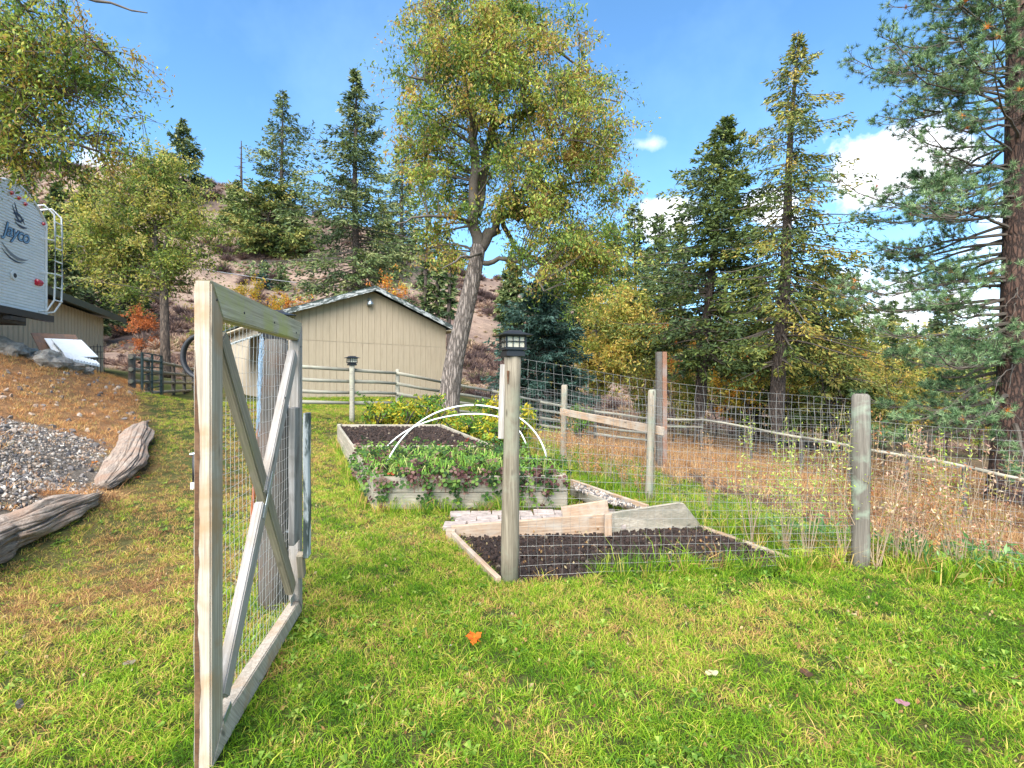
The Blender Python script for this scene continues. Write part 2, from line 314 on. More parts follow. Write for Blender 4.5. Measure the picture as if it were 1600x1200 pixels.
class MB:
    def __init__(s): s.V = []; s.F3 = []; s.F4 = []; s.c = []; s.n = 0
    def add(s, V, Fc, col=None):
        V = np.asarray(V, float).reshape(-1, 3); Fc = np.asarray(Fc, int)
        (s.F4 if Fc.shape[1] == 4 else s.F3).append(Fc+s.n)
        s.V.append(V); s.n += len(V)
        c = np.zeros((len(V), 3)); c[:] = (.5, .5, .5) if col is None else col; s.c.append(c)
    def box(s, c, d, R=None, col=None):
        v = np.array([(x, y, z) for x in (-.5, .5) for y in (-.5, .5) for z in (-.5, .5)])*np.array(d)
        if R is not None: v = v@np.array(R).T
        s.add(v+np.array(c), [(0, 1, 3, 2), (4, 6, 7, 5), (0, 4, 5, 1), (2, 3, 7, 6), (0, 2, 6, 4), (1, 5, 7, 3)], col)
    def tube(s, P, r, n=6, col=None, cap=True):
        P = np.asarray([tuple(p) for p in P], float); m = len(P); r = np.broadcast_to(np.asarray(r, float), (m,))
        T = np.gradient(P, axis=0); T /= np.linalg.norm(T, axis=1)[:, None]+1e-9
        up = np.array([0, 0, 1.]) if abs(T[0][2]) < .9 else np.array([1., 0, 0])
        A = np.cross(T, up); A /= np.linalg.norm(A, axis=1)[:, None]+1e-9; B = np.cross(T, A)
        th = np.arange(n)/n*2*np.pi
        V = P[:, None]+r[:, None, None]*(A[:, None]*np.cos(th)[None, :, None]+B[:, None]*np.sin(th)[None, :, None])
        idx = np.arange(m*n).reshape(m, n); q = np.stack([idx[:-1], np.roll(idx[:-1], -1, 1), np.roll(idx[1:], -1, 1), idx[1:]], -1).reshape(-1, 4)
        V = V.reshape(-1, 3); 
        if cap:
            V = np.vstack([V, P[0], P[-1]]); a, e = m*n, m*n+1
            f3 = [(a, (i+1) % n, i) for i in range(n)]+[(e, (m-1)*n+i, (m-1)*n+(i+1) % n) for i in range(n)]
            off = s.n; s.add(V, q, col); s.F3.append(np.array(f3)+off)
        else: s.add(V, q, col)
    def mesh(s, name):
        V = np.vstack(s.V); Fs = []
        if s.F4: Fs.append(np.vstack(s.F4))
        if s.F3: Fs.append(np.vstack(s.F3))
        return np_mesh(name, V, Fs, np.vstack(s.c))
    def build(s, name, mat, parent=None, loc=(0, 0, 0), smooth=False, local=False):
        """vertices are in world space; the object's origin goes to loc (world)"""
        off = np.array(tuple(loc), float)
        if not local: s.V = [v-off for v in s.V]
        me = s.mesh(name)
        if smooth: me.polygons.foreach_set('use_smooth', np.ones(len(me.polygons), bool))
        return link(name, me, mat, parent, loc)
def link(name, me, mat, parent=None, loc=(0, 0, 0), mat4=None):
    o = bpy.data.objects.new(name, me); C.objects.link(o)
    if mat is not None and not me.materials: me.materials.append(mat)
    base = Vector((0, 0, 0))
    if parent:
        o.parent = parent; p = parent
        while p: base += p.location; p = p.parent
    if mat4 is not None:
        m = mat4.copy(); m.translation = m.translation-base; o.matrix_basis = m
    else: o.location = Vector(loc)-base
    return o
_pc = {}
def plank_mesh(Ln, w, t, bev=.004, seg=6, rough=.002, seed=0):
    key = (round(Ln, 2), round(w, 3), round(t, 3), seed)
    if key in _pc: return _pc[key]
    bm = bmesh.new(); bmesh.ops.create_cube(bm, size=1)
    for v in bm.verts: v.co = Vector((v.co.x*Ln, v.co.y*w, v.co.z*t))
    bmesh.ops.bevel(bm, geom=bm.edges[:], offset=min(bev, t*.3), segments=1, affect='EDGES')
    for i in range(1, seg):
        bmesh.ops.bisect_plane(bm, geom=bm.verts[:]+bm.edges[:]+bm.faces[:], plane_co=(-Ln/2+Ln*i/seg, 0, 0), plane_no=(1, 0, 0))
    for v in bm.verts:
        q = v.co*1.0+Vector((seed*3.1, 0, 0)); v.co += Vector((0, mnoise.noise(q*3)*rough*2, mnoise.noise(q*3+Vector((9, 9, 9)))*rough*2))
    me = bpy.data.meshes.new('plank'); bm.to_mesh(me); bm.free(); _pc[key] = me; return me
def plank(name, p0, p1, w, t, wdir, mat, parent=None, seed=0, **k):
    """board from p0 to p1 (centre line); w along wdir, t across"""
    p0 = Vector(p0); p1 = Vector(p1); X = (p1-p0); Ln = X.length; X.normalize()
    Y = Vector(wdir); Y = (Y-X*Y.dot(X)).normalized(); Z = X.cross(Y)
    me = plank_mesh(Ln, w, t, seed=seed, **k)
    if me.materials and me.materials[0] is not mat: me = me.copy(); me.materials.clear()
    mt = Matrix((X, Y, Z)).transposed().to_4x4(); mt.translation = (p0+p1)/2
    return link(name, me, mat, parent, mat4=mt)
def post(name, base, h, r, mat, parent=None, top=None, n=14, round_top=.02, label=None):
    base = Vector(base); top = Vector(top) if top else base+Vector((0, 0, h))
    mb = MB(); k = 9; P = []; R = []
    for i in range(k):
        f = i/(k-1); P.append(base.lerp(top, f)-Vector((0, 0, .15*(1-f) if i == 0 else 0))); R.append(r*(1+.06*math.sin(f*7+base.x)+.05*(1-f)))
    P.append(top+Vector((0, 0, round_top))); R.append(r*.72)
    mb.tube([p-base for p in P], R, n)
    o = mb.build(name, mat, parent, base, smooth=False, local=True)
    for p in o.data.polygons: p.use_smooth = len(p.vertices) == 4
    if label: o['label'] = label
    return o
# leaves and needles
def unit(v): return v/(np.linalg.norm(v, axis=-1, keepdims=True)+1e-9)
def add_leaves(mb, P, size, asp, cols, droop=.3, dirs=None, spread=1.0):
    n = len(P); a = rng.normal(size=(n, 3))*spread
    if dirs is not None: a = a+dirs
    a[:, 2] -= droop; a = unit(a); b_ = unit(np.cross(a, rng.normal(size=(n, 3))))
    s = (size*rng.uniform(.45, 1.45, n))[:, None]; w = s*asp
    nrm = np.cross(a, b_)
    V = np.stack([P, P+a*s*.45+b_*w*.5+nrm*s*.06, P+a*s, P+a*s*.45-b_*w*.5+nrm*s*.06], 1).reshape(-1, 3)
    mb.add(V, np.arange(4*n).reshape(n, 4), np.repeat(cols, 4, 0))
def add_needles(mb, P, D, ln, w, cols):
    n = len(P); D = unit(D); b_ = unit(np.cross(D, rng.normal(size=(n, 3)))); ln = np.broadcast_to(ln, (n,))[:, None]
    V = np.stack([P+b_*w*.5, P-b_*w*.5, P+D*ln], 1).reshape(-1, 3)
    mb.add(V, np.arange(3*n).reshape(n, 3), np.repeat(cols, 3, 0))
def pick(pal, n, var=.18, f=None):
    pal = np.array(pal); i = rng.integers(0, len(pal), n) if f is None else np.clip((f*len(pal)).astype(int), 0, len(pal)-1)
    return np.clip(pal[i]*rng.uniform(1-var, 1+var, (n, 1)), 0, 1)
def broadleaf(name, base, limbs, ells, nclump, per, size, pal, label, cat='tree', group=None, mat_bark='bark_grey', asp=.42, tw=.012,
              droop=.35, cl=.55, stringy=.5, trunk_sides=12, nsub=4):
    """limbs: list of (points, r0, r1) in world space, first is the trunk; ells: crown ellipsoids (centre, radii)"""
    t = thing(name, base, label, cat, group)
    tb = MB(); P, r0, r1 = limbs[0]
    def dens(P, k=3):
        P = np.array([tuple(p) for p in P], float); n = len(P); u = np.linspace(0, n-1, (n-1)*k+1)
        out = np.stack([np.interp(u, np.arange(n), P[:, i]) for i in range(3)], -1)
        for _ in range(2): out[1:-1] = .5*out[1:-1]+.25*(out[:-2]+out[2:])
        return out
    allp = []; 
    D = dens(P, 4); f = np.linspace(0, 1, len(D)); rr = r0+(r1-r0)*f; rr = rr*(1+.28*np.exp(-f*len(D)/2.5))
    tb.tube(D, rr, trunk_sides); o = tb.build('trunk', M[mat_bark], t, base, smooth=True)
    if len(D) > 6: allp.append((D[len(D)//2:], rr[len(D)//2:]))
    bb = MB()
    for P, r0, r1 in limbs[1:]:
        D = dens(P); D[1:-1] += rng.normal(size=(len(D)-2, 3))*r0*.35; rr = np.linspace(r0, r1, len(D)); bb.tube(D, rr, 7, cap=False); allp.append((D, rr))
    LP = np.vstack([a for a, _ in allp]); LR = np.concatenate([b_ for _, b_ in allp])
    E = np.array([(*c, *r) for c, r in ells], float); vol = E[:, 3]*E[:, 4]*E[:, 5]
    ks = rng.choice(len(E), nclump, p=vol/vol.sum())
    q = unit(rng.normal(size=(nclump, 3)))*(rng.uniform(0, 1, nclump)**.42)[:, None]
    Cc = E[ks, :3]+q*E[ks, 3:]
    lf = MB()
    for c in Cc:
        d = np.linalg.norm(LP-c, axis=1)+np.maximum(0, LP[:, 2]-c[2]+.2)*1.2
        j = int(np.argmin(d)); s = LP[j]; mid = (s+c)/2+np.array([0, 0, .12])*np.linalg.norm(c-s)+rng.normal(size=3)*.08*np.linalg.norm(c-s)
        u = np.linspace(0, 1, 5)[:, None]; Br = (1-u)**2*s+2*u*(1-u)*mid+u*u*c
        rs = min(LR[j]*.5, .02+.012*np.linalg.norm(c-s)); bb.tube(Br, np.linspace(rs, tw*.6, 5), 4, cap=False)
        tips = []
        for _ in range(nsub):
            e = c+rng.normal(size=3)*cl*np.array([1, 1, .6])-np.array([0, 0, stringy*rng.uniform(.2, 1)*cl])
            s2 = Br[3]; m2 = (s2+e)/2+np.array([0, 0, .15*cl]); Bs = (1-u)**2*s2+2*u*(1-u)*m2+u*u*e
            bb.tube(Bs, np.linspace(tw*.7, tw*.25, 5), 3, cap=False); tips.append(Bs)
        S = np.vstack(tips+[Br[2:]]); n = int(per*rng.uniform(.6, 1.3))
        k = rng.integers(0, len(S), n); Pn = S[k]+rng.normal(size=(n, 3))*cl*.24
        shade = rng.uniform(0, 1)
        add_leaves(lf, Pn, size, asp, pick(pal, n, .22, np.clip(shade+rng.normal(size=n)*.28, 0, .999)), droop)
    bb.build('limbs', M['branch'], t, base, smooth=True)
    lf.build('crown', M['leaf'], t, base)
    return t
def conifer(name, base, h, R, pal, label, group=None, top=None, start=.12, nbr=240, per=95, ln=.16, w=.05, lean=(0, 0), droop=.25, gap=0.0,
            rt=None, cat='tree', barkm='bark_dark', prof=.8, seed=None, irregular=.35):
    """trunk with whorled, sagging boughs carrying side twigs thick with needles"""
    global rng
    keep = rng
    if seed is not None: rng = np.random.default_rng(seed)
    base = Vector(base); t = thing(name, base, label, cat, group)
    rt = rt or h*.016+.05; B = np.array(base); lean = np.array([lean[0], lean[1], 0.])
    def ax(f): return B+np.array([0, 0, h])*f+lean*f**1.3+np.array([math.sin(f*9+B[0]), math.cos(f*7), 0])*.012*h*f*(1-f)
    tb = MB(); tb.tube([ax(f) for f in np.linspace(-.02, 1, 16)], [rt*(1-f)**.85+.012 for f in np.linspace(0, 1, 16)], 9)
    tb.build('trunk', M[barkm], t, base, smooth=True)
    bb = MB(); nb = MB(); sect = rng.uniform(.65, 1.2, 9)
    for i in range(nbr):
        f = start+(1-start)*(((i+rng.uniform())/nbr)**1.08); f = min(f, .995); th = rng.uniform(0, 2*np.pi)
        if rng.uniform() < gap*(1 if f < .95 else 0): continue
        env = (1-f)**prof*(1-.55*math.exp(-(f-start)*9))
        bl = R*(env*(1+irregular*rng.normal()*.5)*sect[int(th/(2*np.pi)*9) % 9]*(1+.18*math.sin(f*31+th))+.03)
        bl = max(bl, .12*R*(1-f)+.012*R)*(1-sstep((f-.86)/.14)*.45)
        out = np.array([math.cos(th), math.sin(th), 0]); el = (.55*f-.18)+rng.normal()*.12
        u = np.linspace(0, 1, 6); p0 = ax(f)
        Pn = p0+out*bl*u[:, None]+np.array([0, 0, 1.])*(bl*(el*u-droop*1.3*u**2+droop*.75*u**3.5))[:, None]
        bb.tube(Pn, np.linspace(max(.012, rt*.22*(1-f)+.006), .006, 6), 3, cap=False)
        n = int(per*(.12+1.25*bl/R)); u2 = rng.uniform(.12 if f > .5 else .25, 1, n)**.8
        Q = np.stack([np.interp(u2, u, Pn[:, k]) for k in range(3)], -1)
        side = np.array([-out[1], out[0], 0])
        s = rng.normal(size=n)*.17*bl*(1.12-u2)+rng.normal(size=n)*.02; hang = -np.abs(rng.normal(size=n))*(.05+droop*.28)*bl*.4
        Q = Q+side*s[:, None]; Q[:, 2] += hang-np.abs(s)*.18
        D = out*rng.uniform(.4, 1, (n, 1))+side*(np.sign(s)*rng.uniform(.2, .9, n))[:, None]+rng.normal(size=(n, 3))*.35; D[:, 2] -= droop*1.2-.1
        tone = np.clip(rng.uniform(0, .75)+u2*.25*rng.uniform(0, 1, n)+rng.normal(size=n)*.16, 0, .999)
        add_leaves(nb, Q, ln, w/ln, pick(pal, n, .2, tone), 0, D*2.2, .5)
    bb.build('boughs', M['branch'], t, base); nb.build('crown', M['needle'], t, base)
    rng = keep
    return t
def copy_tree(o, parent=None):
    c = o.copy(); C.objects.link(c); c.parent = parent
    for ch in o.children: copy_tree(ch, c)
    return c
# geometry-node scatter for uncountable stuff
def scatter(name, srcs, P, rot, scl, tint, mat, label, cat, parent=None):
    P = np.asarray(P, float); n = len(P)
    me = bpy.data.meshes.new(name); me.vertices.add(n); me.vertices.foreach_set('co', P.astype(np.float32).ravel())
    a = me.attributes.new('rot', 'FLOAT_VECTOR', 'POINT'); a.data.foreach_set('vector', np.asarray(rot, np.float32).ravel())
    a = me.attributes.new('scl', 'FLOAT', 'POINT'); a.data.foreach_set('value', np.asarray(scl, np.float32))
    a = me.attributes.new('tin', 'FLOAT', 'POINT'); a.data.foreach_set('value', np.asarray(tint, np.float32))
    a = me.attributes.new('pick', 'INT', 'POINT'); a.data.foreach_set('value', rng.integers(0, len(srcs), n).astype(np.int32))
    o = bpy.data.objects.new(name, me); C.objects.link(o)
    if parent: o.parent = parent; o.location = -parent.location
    g = bpy.data.node_groups.new(name, 'GeometryNodeTree')
    g.interface.new_socket('Geometry', in_out='INPUT', socket_type='NodeSocketGeometry'); g.interface.new_socket('Geometry', in_out='OUTPUT', socket_type='NodeSocketGeometry')
    gi = g.nodes.new('NodeGroupInput'); go = g.nodes.new('NodeGroupOutput')
    jn = g.nodes.new('GeometryNodeJoinGeometry')
    for s in srcs:
        so = bpy.data.objects.new(s.name, s)
        if not s.materials: s.materials.append(mat)
        oi = g.nodes.new('GeometryNodeObjectInfo'); oi.inputs['Object'].default_value = so; oi.inputs['As Instance'].default_value = True
        g.links.new(oi.outputs['Geometry'], jn.inputs[0])
    def attr(nm, ty):
        x = g.nodes.new('GeometryNodeInputNamedAttribute'); x.data_type = ty; x.inputs['Name'].default_value = nm
        return [q for q in x.outputs if q.enabled and q.name == 'Attribute'][0]
    ip = g.nodes.new('GeometryNodeInstanceOnPoints'); ip.inputs['Pick Instance'].default_value = True
    g.links.new(gi.outputs[0], ip.inputs['Points']); g.links.new(jn.outputs[0], ip.inputs['Instance'])
    g.links.new(attr('pick', 'INT'), ip.inputs['Instance Index']); 
    er = g.nodes.new('FunctionNodeEulerToRotation'); g.links.new(attr('rot', 'FLOAT_VECTOR'), er.inputs[0]); g.links.new(er.outputs[0], ip.inputs['Rotation'])
    g.links.new(attr('scl', 'FLOAT'), ip.inputs['Scale'])
    st = g.nodes.new('GeometryNodeStoreNamedAttribute'); st.data_type = 'FLOAT'; st.domain = 'INSTANCE'; st.inputs['Name'].default_value = 'tint'
    g.links.new(ip.outputs[0], st.inputs['Geometry'])
    g.links.new(attr('tin', 'FLOAT'), [q for q in st.inputs if q.name == 'Value' and q.enabled][0])
    g.links.new(st.outputs[0], go.inputs[0])
    md = o.modifiers.new('scatter', 'NODES'); md.node_group = g
    tag(o, label, cat, kind='stuff'); return o
def zrot(n, tilt=.12): return np.stack([rng.normal(size=n)*tilt, rng.normal(size=n)*tilt, rng.uniform(0, 2*np.pi, n)], -1)
def fan(n, rmin, rmax, ang=1.02, power=1.6, r0=4.0):
    """points round the viewer's area, thinning with distance"""
    r = np.linspace(rmin, rmax, 600); d = np.minimum(1, (r0/r)**power)*r; cdf = np.cumsum(d); cdf /= cdf[-1]
    rr = np.interp(rng.uniform(size=n), cdf, r); th = rng.uniform(-ang, ang, n); return rr*np.sin(th), rr*np.cos(th), rr
def clump(nm, n, rad, h, w, lean=.8, bend=.5, seg=2):
    mb = MB()
    for i in range(n):
        a = rng.uniform(0, 6.28); r = rad*math.sqrt(rng.uniform()); p = np.array([math.cos(a)*r, math.sin(a)*r, -.005])
        hh = h*rng.uniform(.5, 1.25); d = rng.normal(size=2)*lean*hh*.6+np.array([math.cos(a), math.sin(a)])*lean*hh*.4
        sd = rng.normal(size=3); sd[2] *= .2; sd = sd/np.linalg.norm(sd)*w*rng.uniform(.6, 1.3)*.5
        c = rng.uniform(); mid = p+np.array([d[0]*.35, d[1]*.35, hh*.62]); tip = p+np.array([d[0], d[1], hh*(1-bend*.5*rng.uniform())])
        mb.add([p-sd, p+sd, mid+sd*.8, mid-sd*.8], [(0, 1, 2, 3)], (c,)*3)
        mb.add([mid-sd*.8, mid+sd*.8, tip], [(0, 1, 2)], (c,)*3)
    return mb.mesh(nm)
def stone(nm, seed, flat=.6, sub=2):
    bm = bmesh.new(); bmesh.ops.create_icosphere(bm, subdivisions=sub, radius=1)
    for v in bm.verts:
        d = mnoise.noise(v.co*1.1+Vector((seed*7, 0, 0)))*.55+mnoise.noise(v.co*2.6+Vector((0, seed*5, 0)))*.22
        v.co *= 1+d; v.co.z *= flat; v.co.x *= 1.25
    me = bpy.data.meshes.new(nm); bm.to_mesh(me); bm.free()
    a = me.color_attributes.new('Col', 'FLOAT_COLOR', 'POINT'); a.data.foreach_set('color', np.full(len(me.vertices)*4, .5, np.float32))
    return me

# ------------------------------------------------------------------ ground sheet
def axis(n, far0, far1, fine):
    u = np.linspace(-1, 1, n); b_ = 5.2; s = np.sinh(b_*np.abs(u))/np.sinh(b_); return np.where(u < 0, -s*far0, s*far1)
gx = axis(560, 1500, 1500, 1); gy = axis(640, 700, 2500, 1)+4.0
GX, GY = np.meshgrid(gx, gy); GH = height(GX, GY)
bank, grav, past, hill = zones(GX, GY)
inb = in_poly(GX, GY, [(-.13, 3.84), (-.66, 5.12), (2.02, 5.48), (2.58, 4.26)]); GH = GH-np.where(inb, .14, 0)
colr = np.zeros(GX.shape+(3,)); colr[:] = (.060, .075, .022)
straw = sstep((wav(GX, GY, 1.1, 8)+wav(GX, GY, .35, 9)*.6)*.8+.25)[..., None]
colr = colr*(1-straw*.75)+np.array((.17, .125, .055))*straw*.75
colr[past] = (.150, .105, .066); 
dirt = past & (np.abs(wav(GX, GY, 1.9, 2)) < .28) & (GY < 14); colr[dirt] = (.10, .06, .042)
colr[bank] = (.25, .135, .065); colr[grav] = (.16, .135, .11)
hn = sstep(.5+.5*wav(GX, GY, 6, 3)+.4*wav(GX, GY, 1.7, 5))[..., None]; hc = np.array((.27, .195, .145))*hn+np.array((.15, .105, .088))*(1-hn)
hl = sstep((GY-27)/6)[..., None]*(~past[..., None] | (GY[..., None] > 45)); colr = colr*(1-hl)+hc*hl
rightf = (sstep((GX-.12*GY-4)/8)*sstep((GY-22)/8))[..., None]; colr = colr*(1-rightf*.7)+np.array((.11, .085, .04))*rightf*.7
ny, nx = GX.shape; idx = np.arange(ny*nx).reshape(ny, nx)
q = np.stack([idx[:-1, :-1], idx[:-1, 1:], idx[1:, 1:], idx[1:, :-1]], -1).reshape(-1, 4)
me = np_mesh('ground', np.stack([GX, GY, GH], -1).reshape(-1, 3), [q], colr.reshape(-1, 3))
me.polygons.foreach_set('use_smooth', np.ones(len(me.polygons), bool))
tag(link('ground', me, M['ground']), kind='structure')

# ------------------------------------------------------------------ sheds
def gable_shed():
    Rc = Vector((-3.35, 26, 0)); Lc = Vector((-9.5, 20.9, 0)); base = Vector((-6.4, 23.4, .85))
    t = thing('shed', base, 'tan painted gable shed with dark green roof behind the pole fence', 'shed')
    u = (Rc-Lc); Wd = u.length; u.normalize(); nrm = Vector((u.y, -u.x, 0)); back = -nrm
    if nrm.y > 0: nrm = -nrm; back = -nrm
    z0 = .55; ze = 4.33; zr = 5.78; seam = 3.35; Dp = 9.0
    def P(s, z, d=0): v = Lc+u*s+back*d; return Vector((v.x, v.y, z))
    # core box behind the siding
    mb = MB()
    pts = [(0, z0), (Wd, z0), (Wd, ze), (Wd/2, zr), (0, ze)]
    Vf = [tuple(P(s, z, .03)) for s, z in pts]+[tuple(P(s, z, Dp)) for s, z in pts]
    mb.add(Vf, [(0, 1, 6, 5), (1, 2, 7, 6), (4, 0, 5, 9), (0, 1, 2, 4), (5, 6, 7, 9)]); mb.F3.append(np.array([(4, 2, 3), (9, 7, 8)]))
    mb.build('wall', M['shed_wall2'], t, base)
    nP = 27; pw = Wd/nP; shared = None
    def zroof(s): return ze+(zr-ze)*(1-abs(s-Wd/2)/(Wd/2))
    ang = math.atan2(u.y, u.x)
    def place(me, s, z):
        m = Matrix.Rotation(ang, 4, 'Z'); m.translation = P(s, z); return link('siding_panel', me, M['shed_wall'], t, mat4=m)
    def panel(h0, h1, w):
        mb = MB(); y = .028
        def ring(inset, yy): return [(inset, yy, 0), (w-inset, yy, 0), (w-inset, yy, h1), (inset, yy, h0)]
        mb.add(ring(.006, y)+ring(.006, .0)+ring(.013, -.006), [(4, 5, 1, 0), (5, 6, 2, 1), (6, 7, 3, 2), (7, 4, 0, 3), (8, 9, 5, 4), (9, 10, 6, 5), (10, 11, 7, 6), (11, 8, 4, 7), (8, 11, 10, 9)])
        return mb.mesh('siding_panel')
    for i in range(nP):
        if shared is None: shared = panel(seam-z0-.006, seam-z0-.006, pw)
        place(shared, i*pw, z0)
        s0, s1 = i*pw, (i+1)*pw
        place(panel(zroof(s0)-seam-.02, zroof(s1)-seam-.02, pw), s0, seam+.006)
    # roof
    ov = .45; fr = .42
    for sg in (0, 1):
        e = -ov if sg == 0 else Wd+ov; ze2 = ze-(zr-ze)*ov/(Wd/2)
        mb = MB(); th = .07
        a = [P(Wd/2, zr+.10, -fr), P(e, ze2+.10, -fr), P(e, ze2+.10, Dp+fr), P(Wd/2, zr+.10, Dp+fr)]
        b2 = [v+Vector((0, 0, th)) for v in a]; V = [tuple(v) for v in a+b2]
        mb.add(V, [(0, 1, 2, 3), (7, 6, 5, 4), (0, 4, 5, 1), (1, 5, 6, 2), (2, 6, 7, 3), (3, 7, 4, 0)])
        mb.build('roof', M['roof_green'], t, base)
        plank('fascia_board', P(Wd/2-(.0 if sg else -.0)+(.01 if sg else -.01), zr+.035, -fr-.025), P(e, ze2+.035, -fr-.025), .19, .03, (0, 0, 1), M['fascia'], t, seed=sg+1)
        mb = MB(); s_a = 0 if sg == 0 else Wd
        q0 = [P(s_a, ze-.16, -fr+.01), P(e, ze2-.04, -fr+.01), P(e, ze2-.04, Dp), P(s_a, ze-.16, Dp)]
        V = [tuple(v) for v in q0+[v+Vector((0, 0, .06)) for v in q0]]
        mb.add(V, [(0, 1, 2, 3), (7, 6, 5, 4), (0, 4, 5, 1), (1, 5, 6, 2), (2, 6, 7, 3), (3, 7, 4, 0)]); mb.build('soffit', M['shed_wall2'], t, base)
    # flood lamp
    c = P(Wd/2-.15, zr-.5, -.02); mb = MB()
    mb.tube([c+Vector((0, 0, .12)), c+Vector((0, 0, .0))], [.07, .07], 10); pr = [(.0, .06), (-.06, .13), (-.16, .15), (-.22, .14)]
    cc = c+nrm*.14
    mb.tube([cc+Vector((0, 0, z)) for z, _ in [(0.08, 0)]+pr], [.05]+[r for _, r in pr], 14)
    mb.build('yard_lamp', M['steel'], t, base, smooth=True)
    # low lean-to roof on the left flank
    mb = MB(); q0 = [P(-1.6, 3.05, 1.2), P(0, 3.75, 1.2), P(0, 3.75, 5), P(-1.6, 3.05, 5)]
    V = [tuple(v) for v in q0+[v+Vector((0, 0, .05)) for v in q0]]
    mb.add(V, [(0, 1, 2, 3), (7, 6, 5, 4), (0, 4, 5, 1), (1, 5, 6, 2), (2, 6, 7, 3), (3, 7, 4, 0)]); mb.build('lean_to_roof', M['fascia'], t, base)
gable_shed()

def left_barn():
    A = Vector((-16.6, 17.2, 0)); B = Vector((-20.15, 25.2, 0)); base = Vector((-20, 20, 2.1))
    t = thing('barn', base, 'long low tan barn with green roof edge beside the white trailer', 'shed')
    u = (B-A); Ln = u.length; u.normalize(); bk = Vector((-u.y, u.x, 0)); bk = bk if bk.x < 0 else -bk
    z0 = 1.4; ze = 4.72
    def P(s, z, d=0): v = A+u*s+bk*d; return Vector((v.x, v.y, z))
    s_min = -3.5; mb = MB()
    pts = [P(s_min, z0, .03), P(Ln, z0, .03), P(Ln, z0, 6), P(s_min, z0, 6), P(s_min, ze, .03), P(Ln, ze, .03), P(Ln, ze+1, 6), P(s_min, ze+1, 6)]
    mb.add([tuple(p) for p in pts], [(0, 1, 5, 4), (1, 2, 6, 5), (2, 3, 7, 6), (3, 0, 4, 7), (4, 5, 6, 7)]); mb.build('wall', M['shed_wall2'], t, base)
    ang = math.atan2(u.y, u.x); n = 34; pw = (Ln-s_min)/n
    mb = MB(); w = pw; h = ze-z0
    prof = [(0, 0), (.62*w, 0), (.70*w, .035), (.92*w, .035), (w, 0)]
    V = [(x, y-.004, z) for z in (0, h) for x, y in prof]; 
    Vb = [(x, .03, z) for z in (0, h) for x in (0, w)]
    # rib faces outward on local -Y; flip y
    V = [(x, -.002-y_, z) for z in (0, h) for x, y_ in prof]
    mb.add(V, [(i, i+1, i+6, i+5) for i in range(4)]); mb.add([(0, .025, 0), (w, .025, 0), (w, .025, h), (0, .025, h), (0, -.002, 0), (w, -.002, 0), (w, -.002, h), (0, -.002, h)], [(0, 4, 5, 1), (3, 2, 6, 7), (0, 3, 7, 4), (1, 5, 6, 2)])
    me = mb.mesh('siding_panel')
    out = -bk; side = 1 if (Matrix.Rotation(ang, 3, 'Z')@Vector((0, -1, 0))).dot(out) > 0 else -1
    for i in range(n):
        m = Matrix.Rotation(ang, 4, 'Z'); m.translation = P(s_min+i*pw, z0); o = link('siding_panel', me, M['shed_wall'], t, mat4=m)
    mb = MB(); q0 = [P(s_min-.3, ze-.02, -.7), P(Ln+1.0, ze-.02, -.7), P(Ln+1.0, ze+1.15, 6.4), P(s_min-.3, ze+1.15, 6.4)]
    V = [tuple(v) for v in q0+[v+Vector((0, 0, .09)) for v in q0]]
    mb.add(V, [(0, 1, 2, 3), (7, 6, 5, 4), (0, 4, 5, 1), (1, 5, 6, 2), (2, 6, 7, 3), (3, 7, 4, 0)]); mb.build('roof', M['roof_green'], t, base)
    plank('fascia_board', P(s_min-.3, ze+.02, -.72), P(Ln+1.0, ze+.02, -.72), .26, .035, (0, 0, 1), M['roof_green'], t, seed=5)
left_barn()

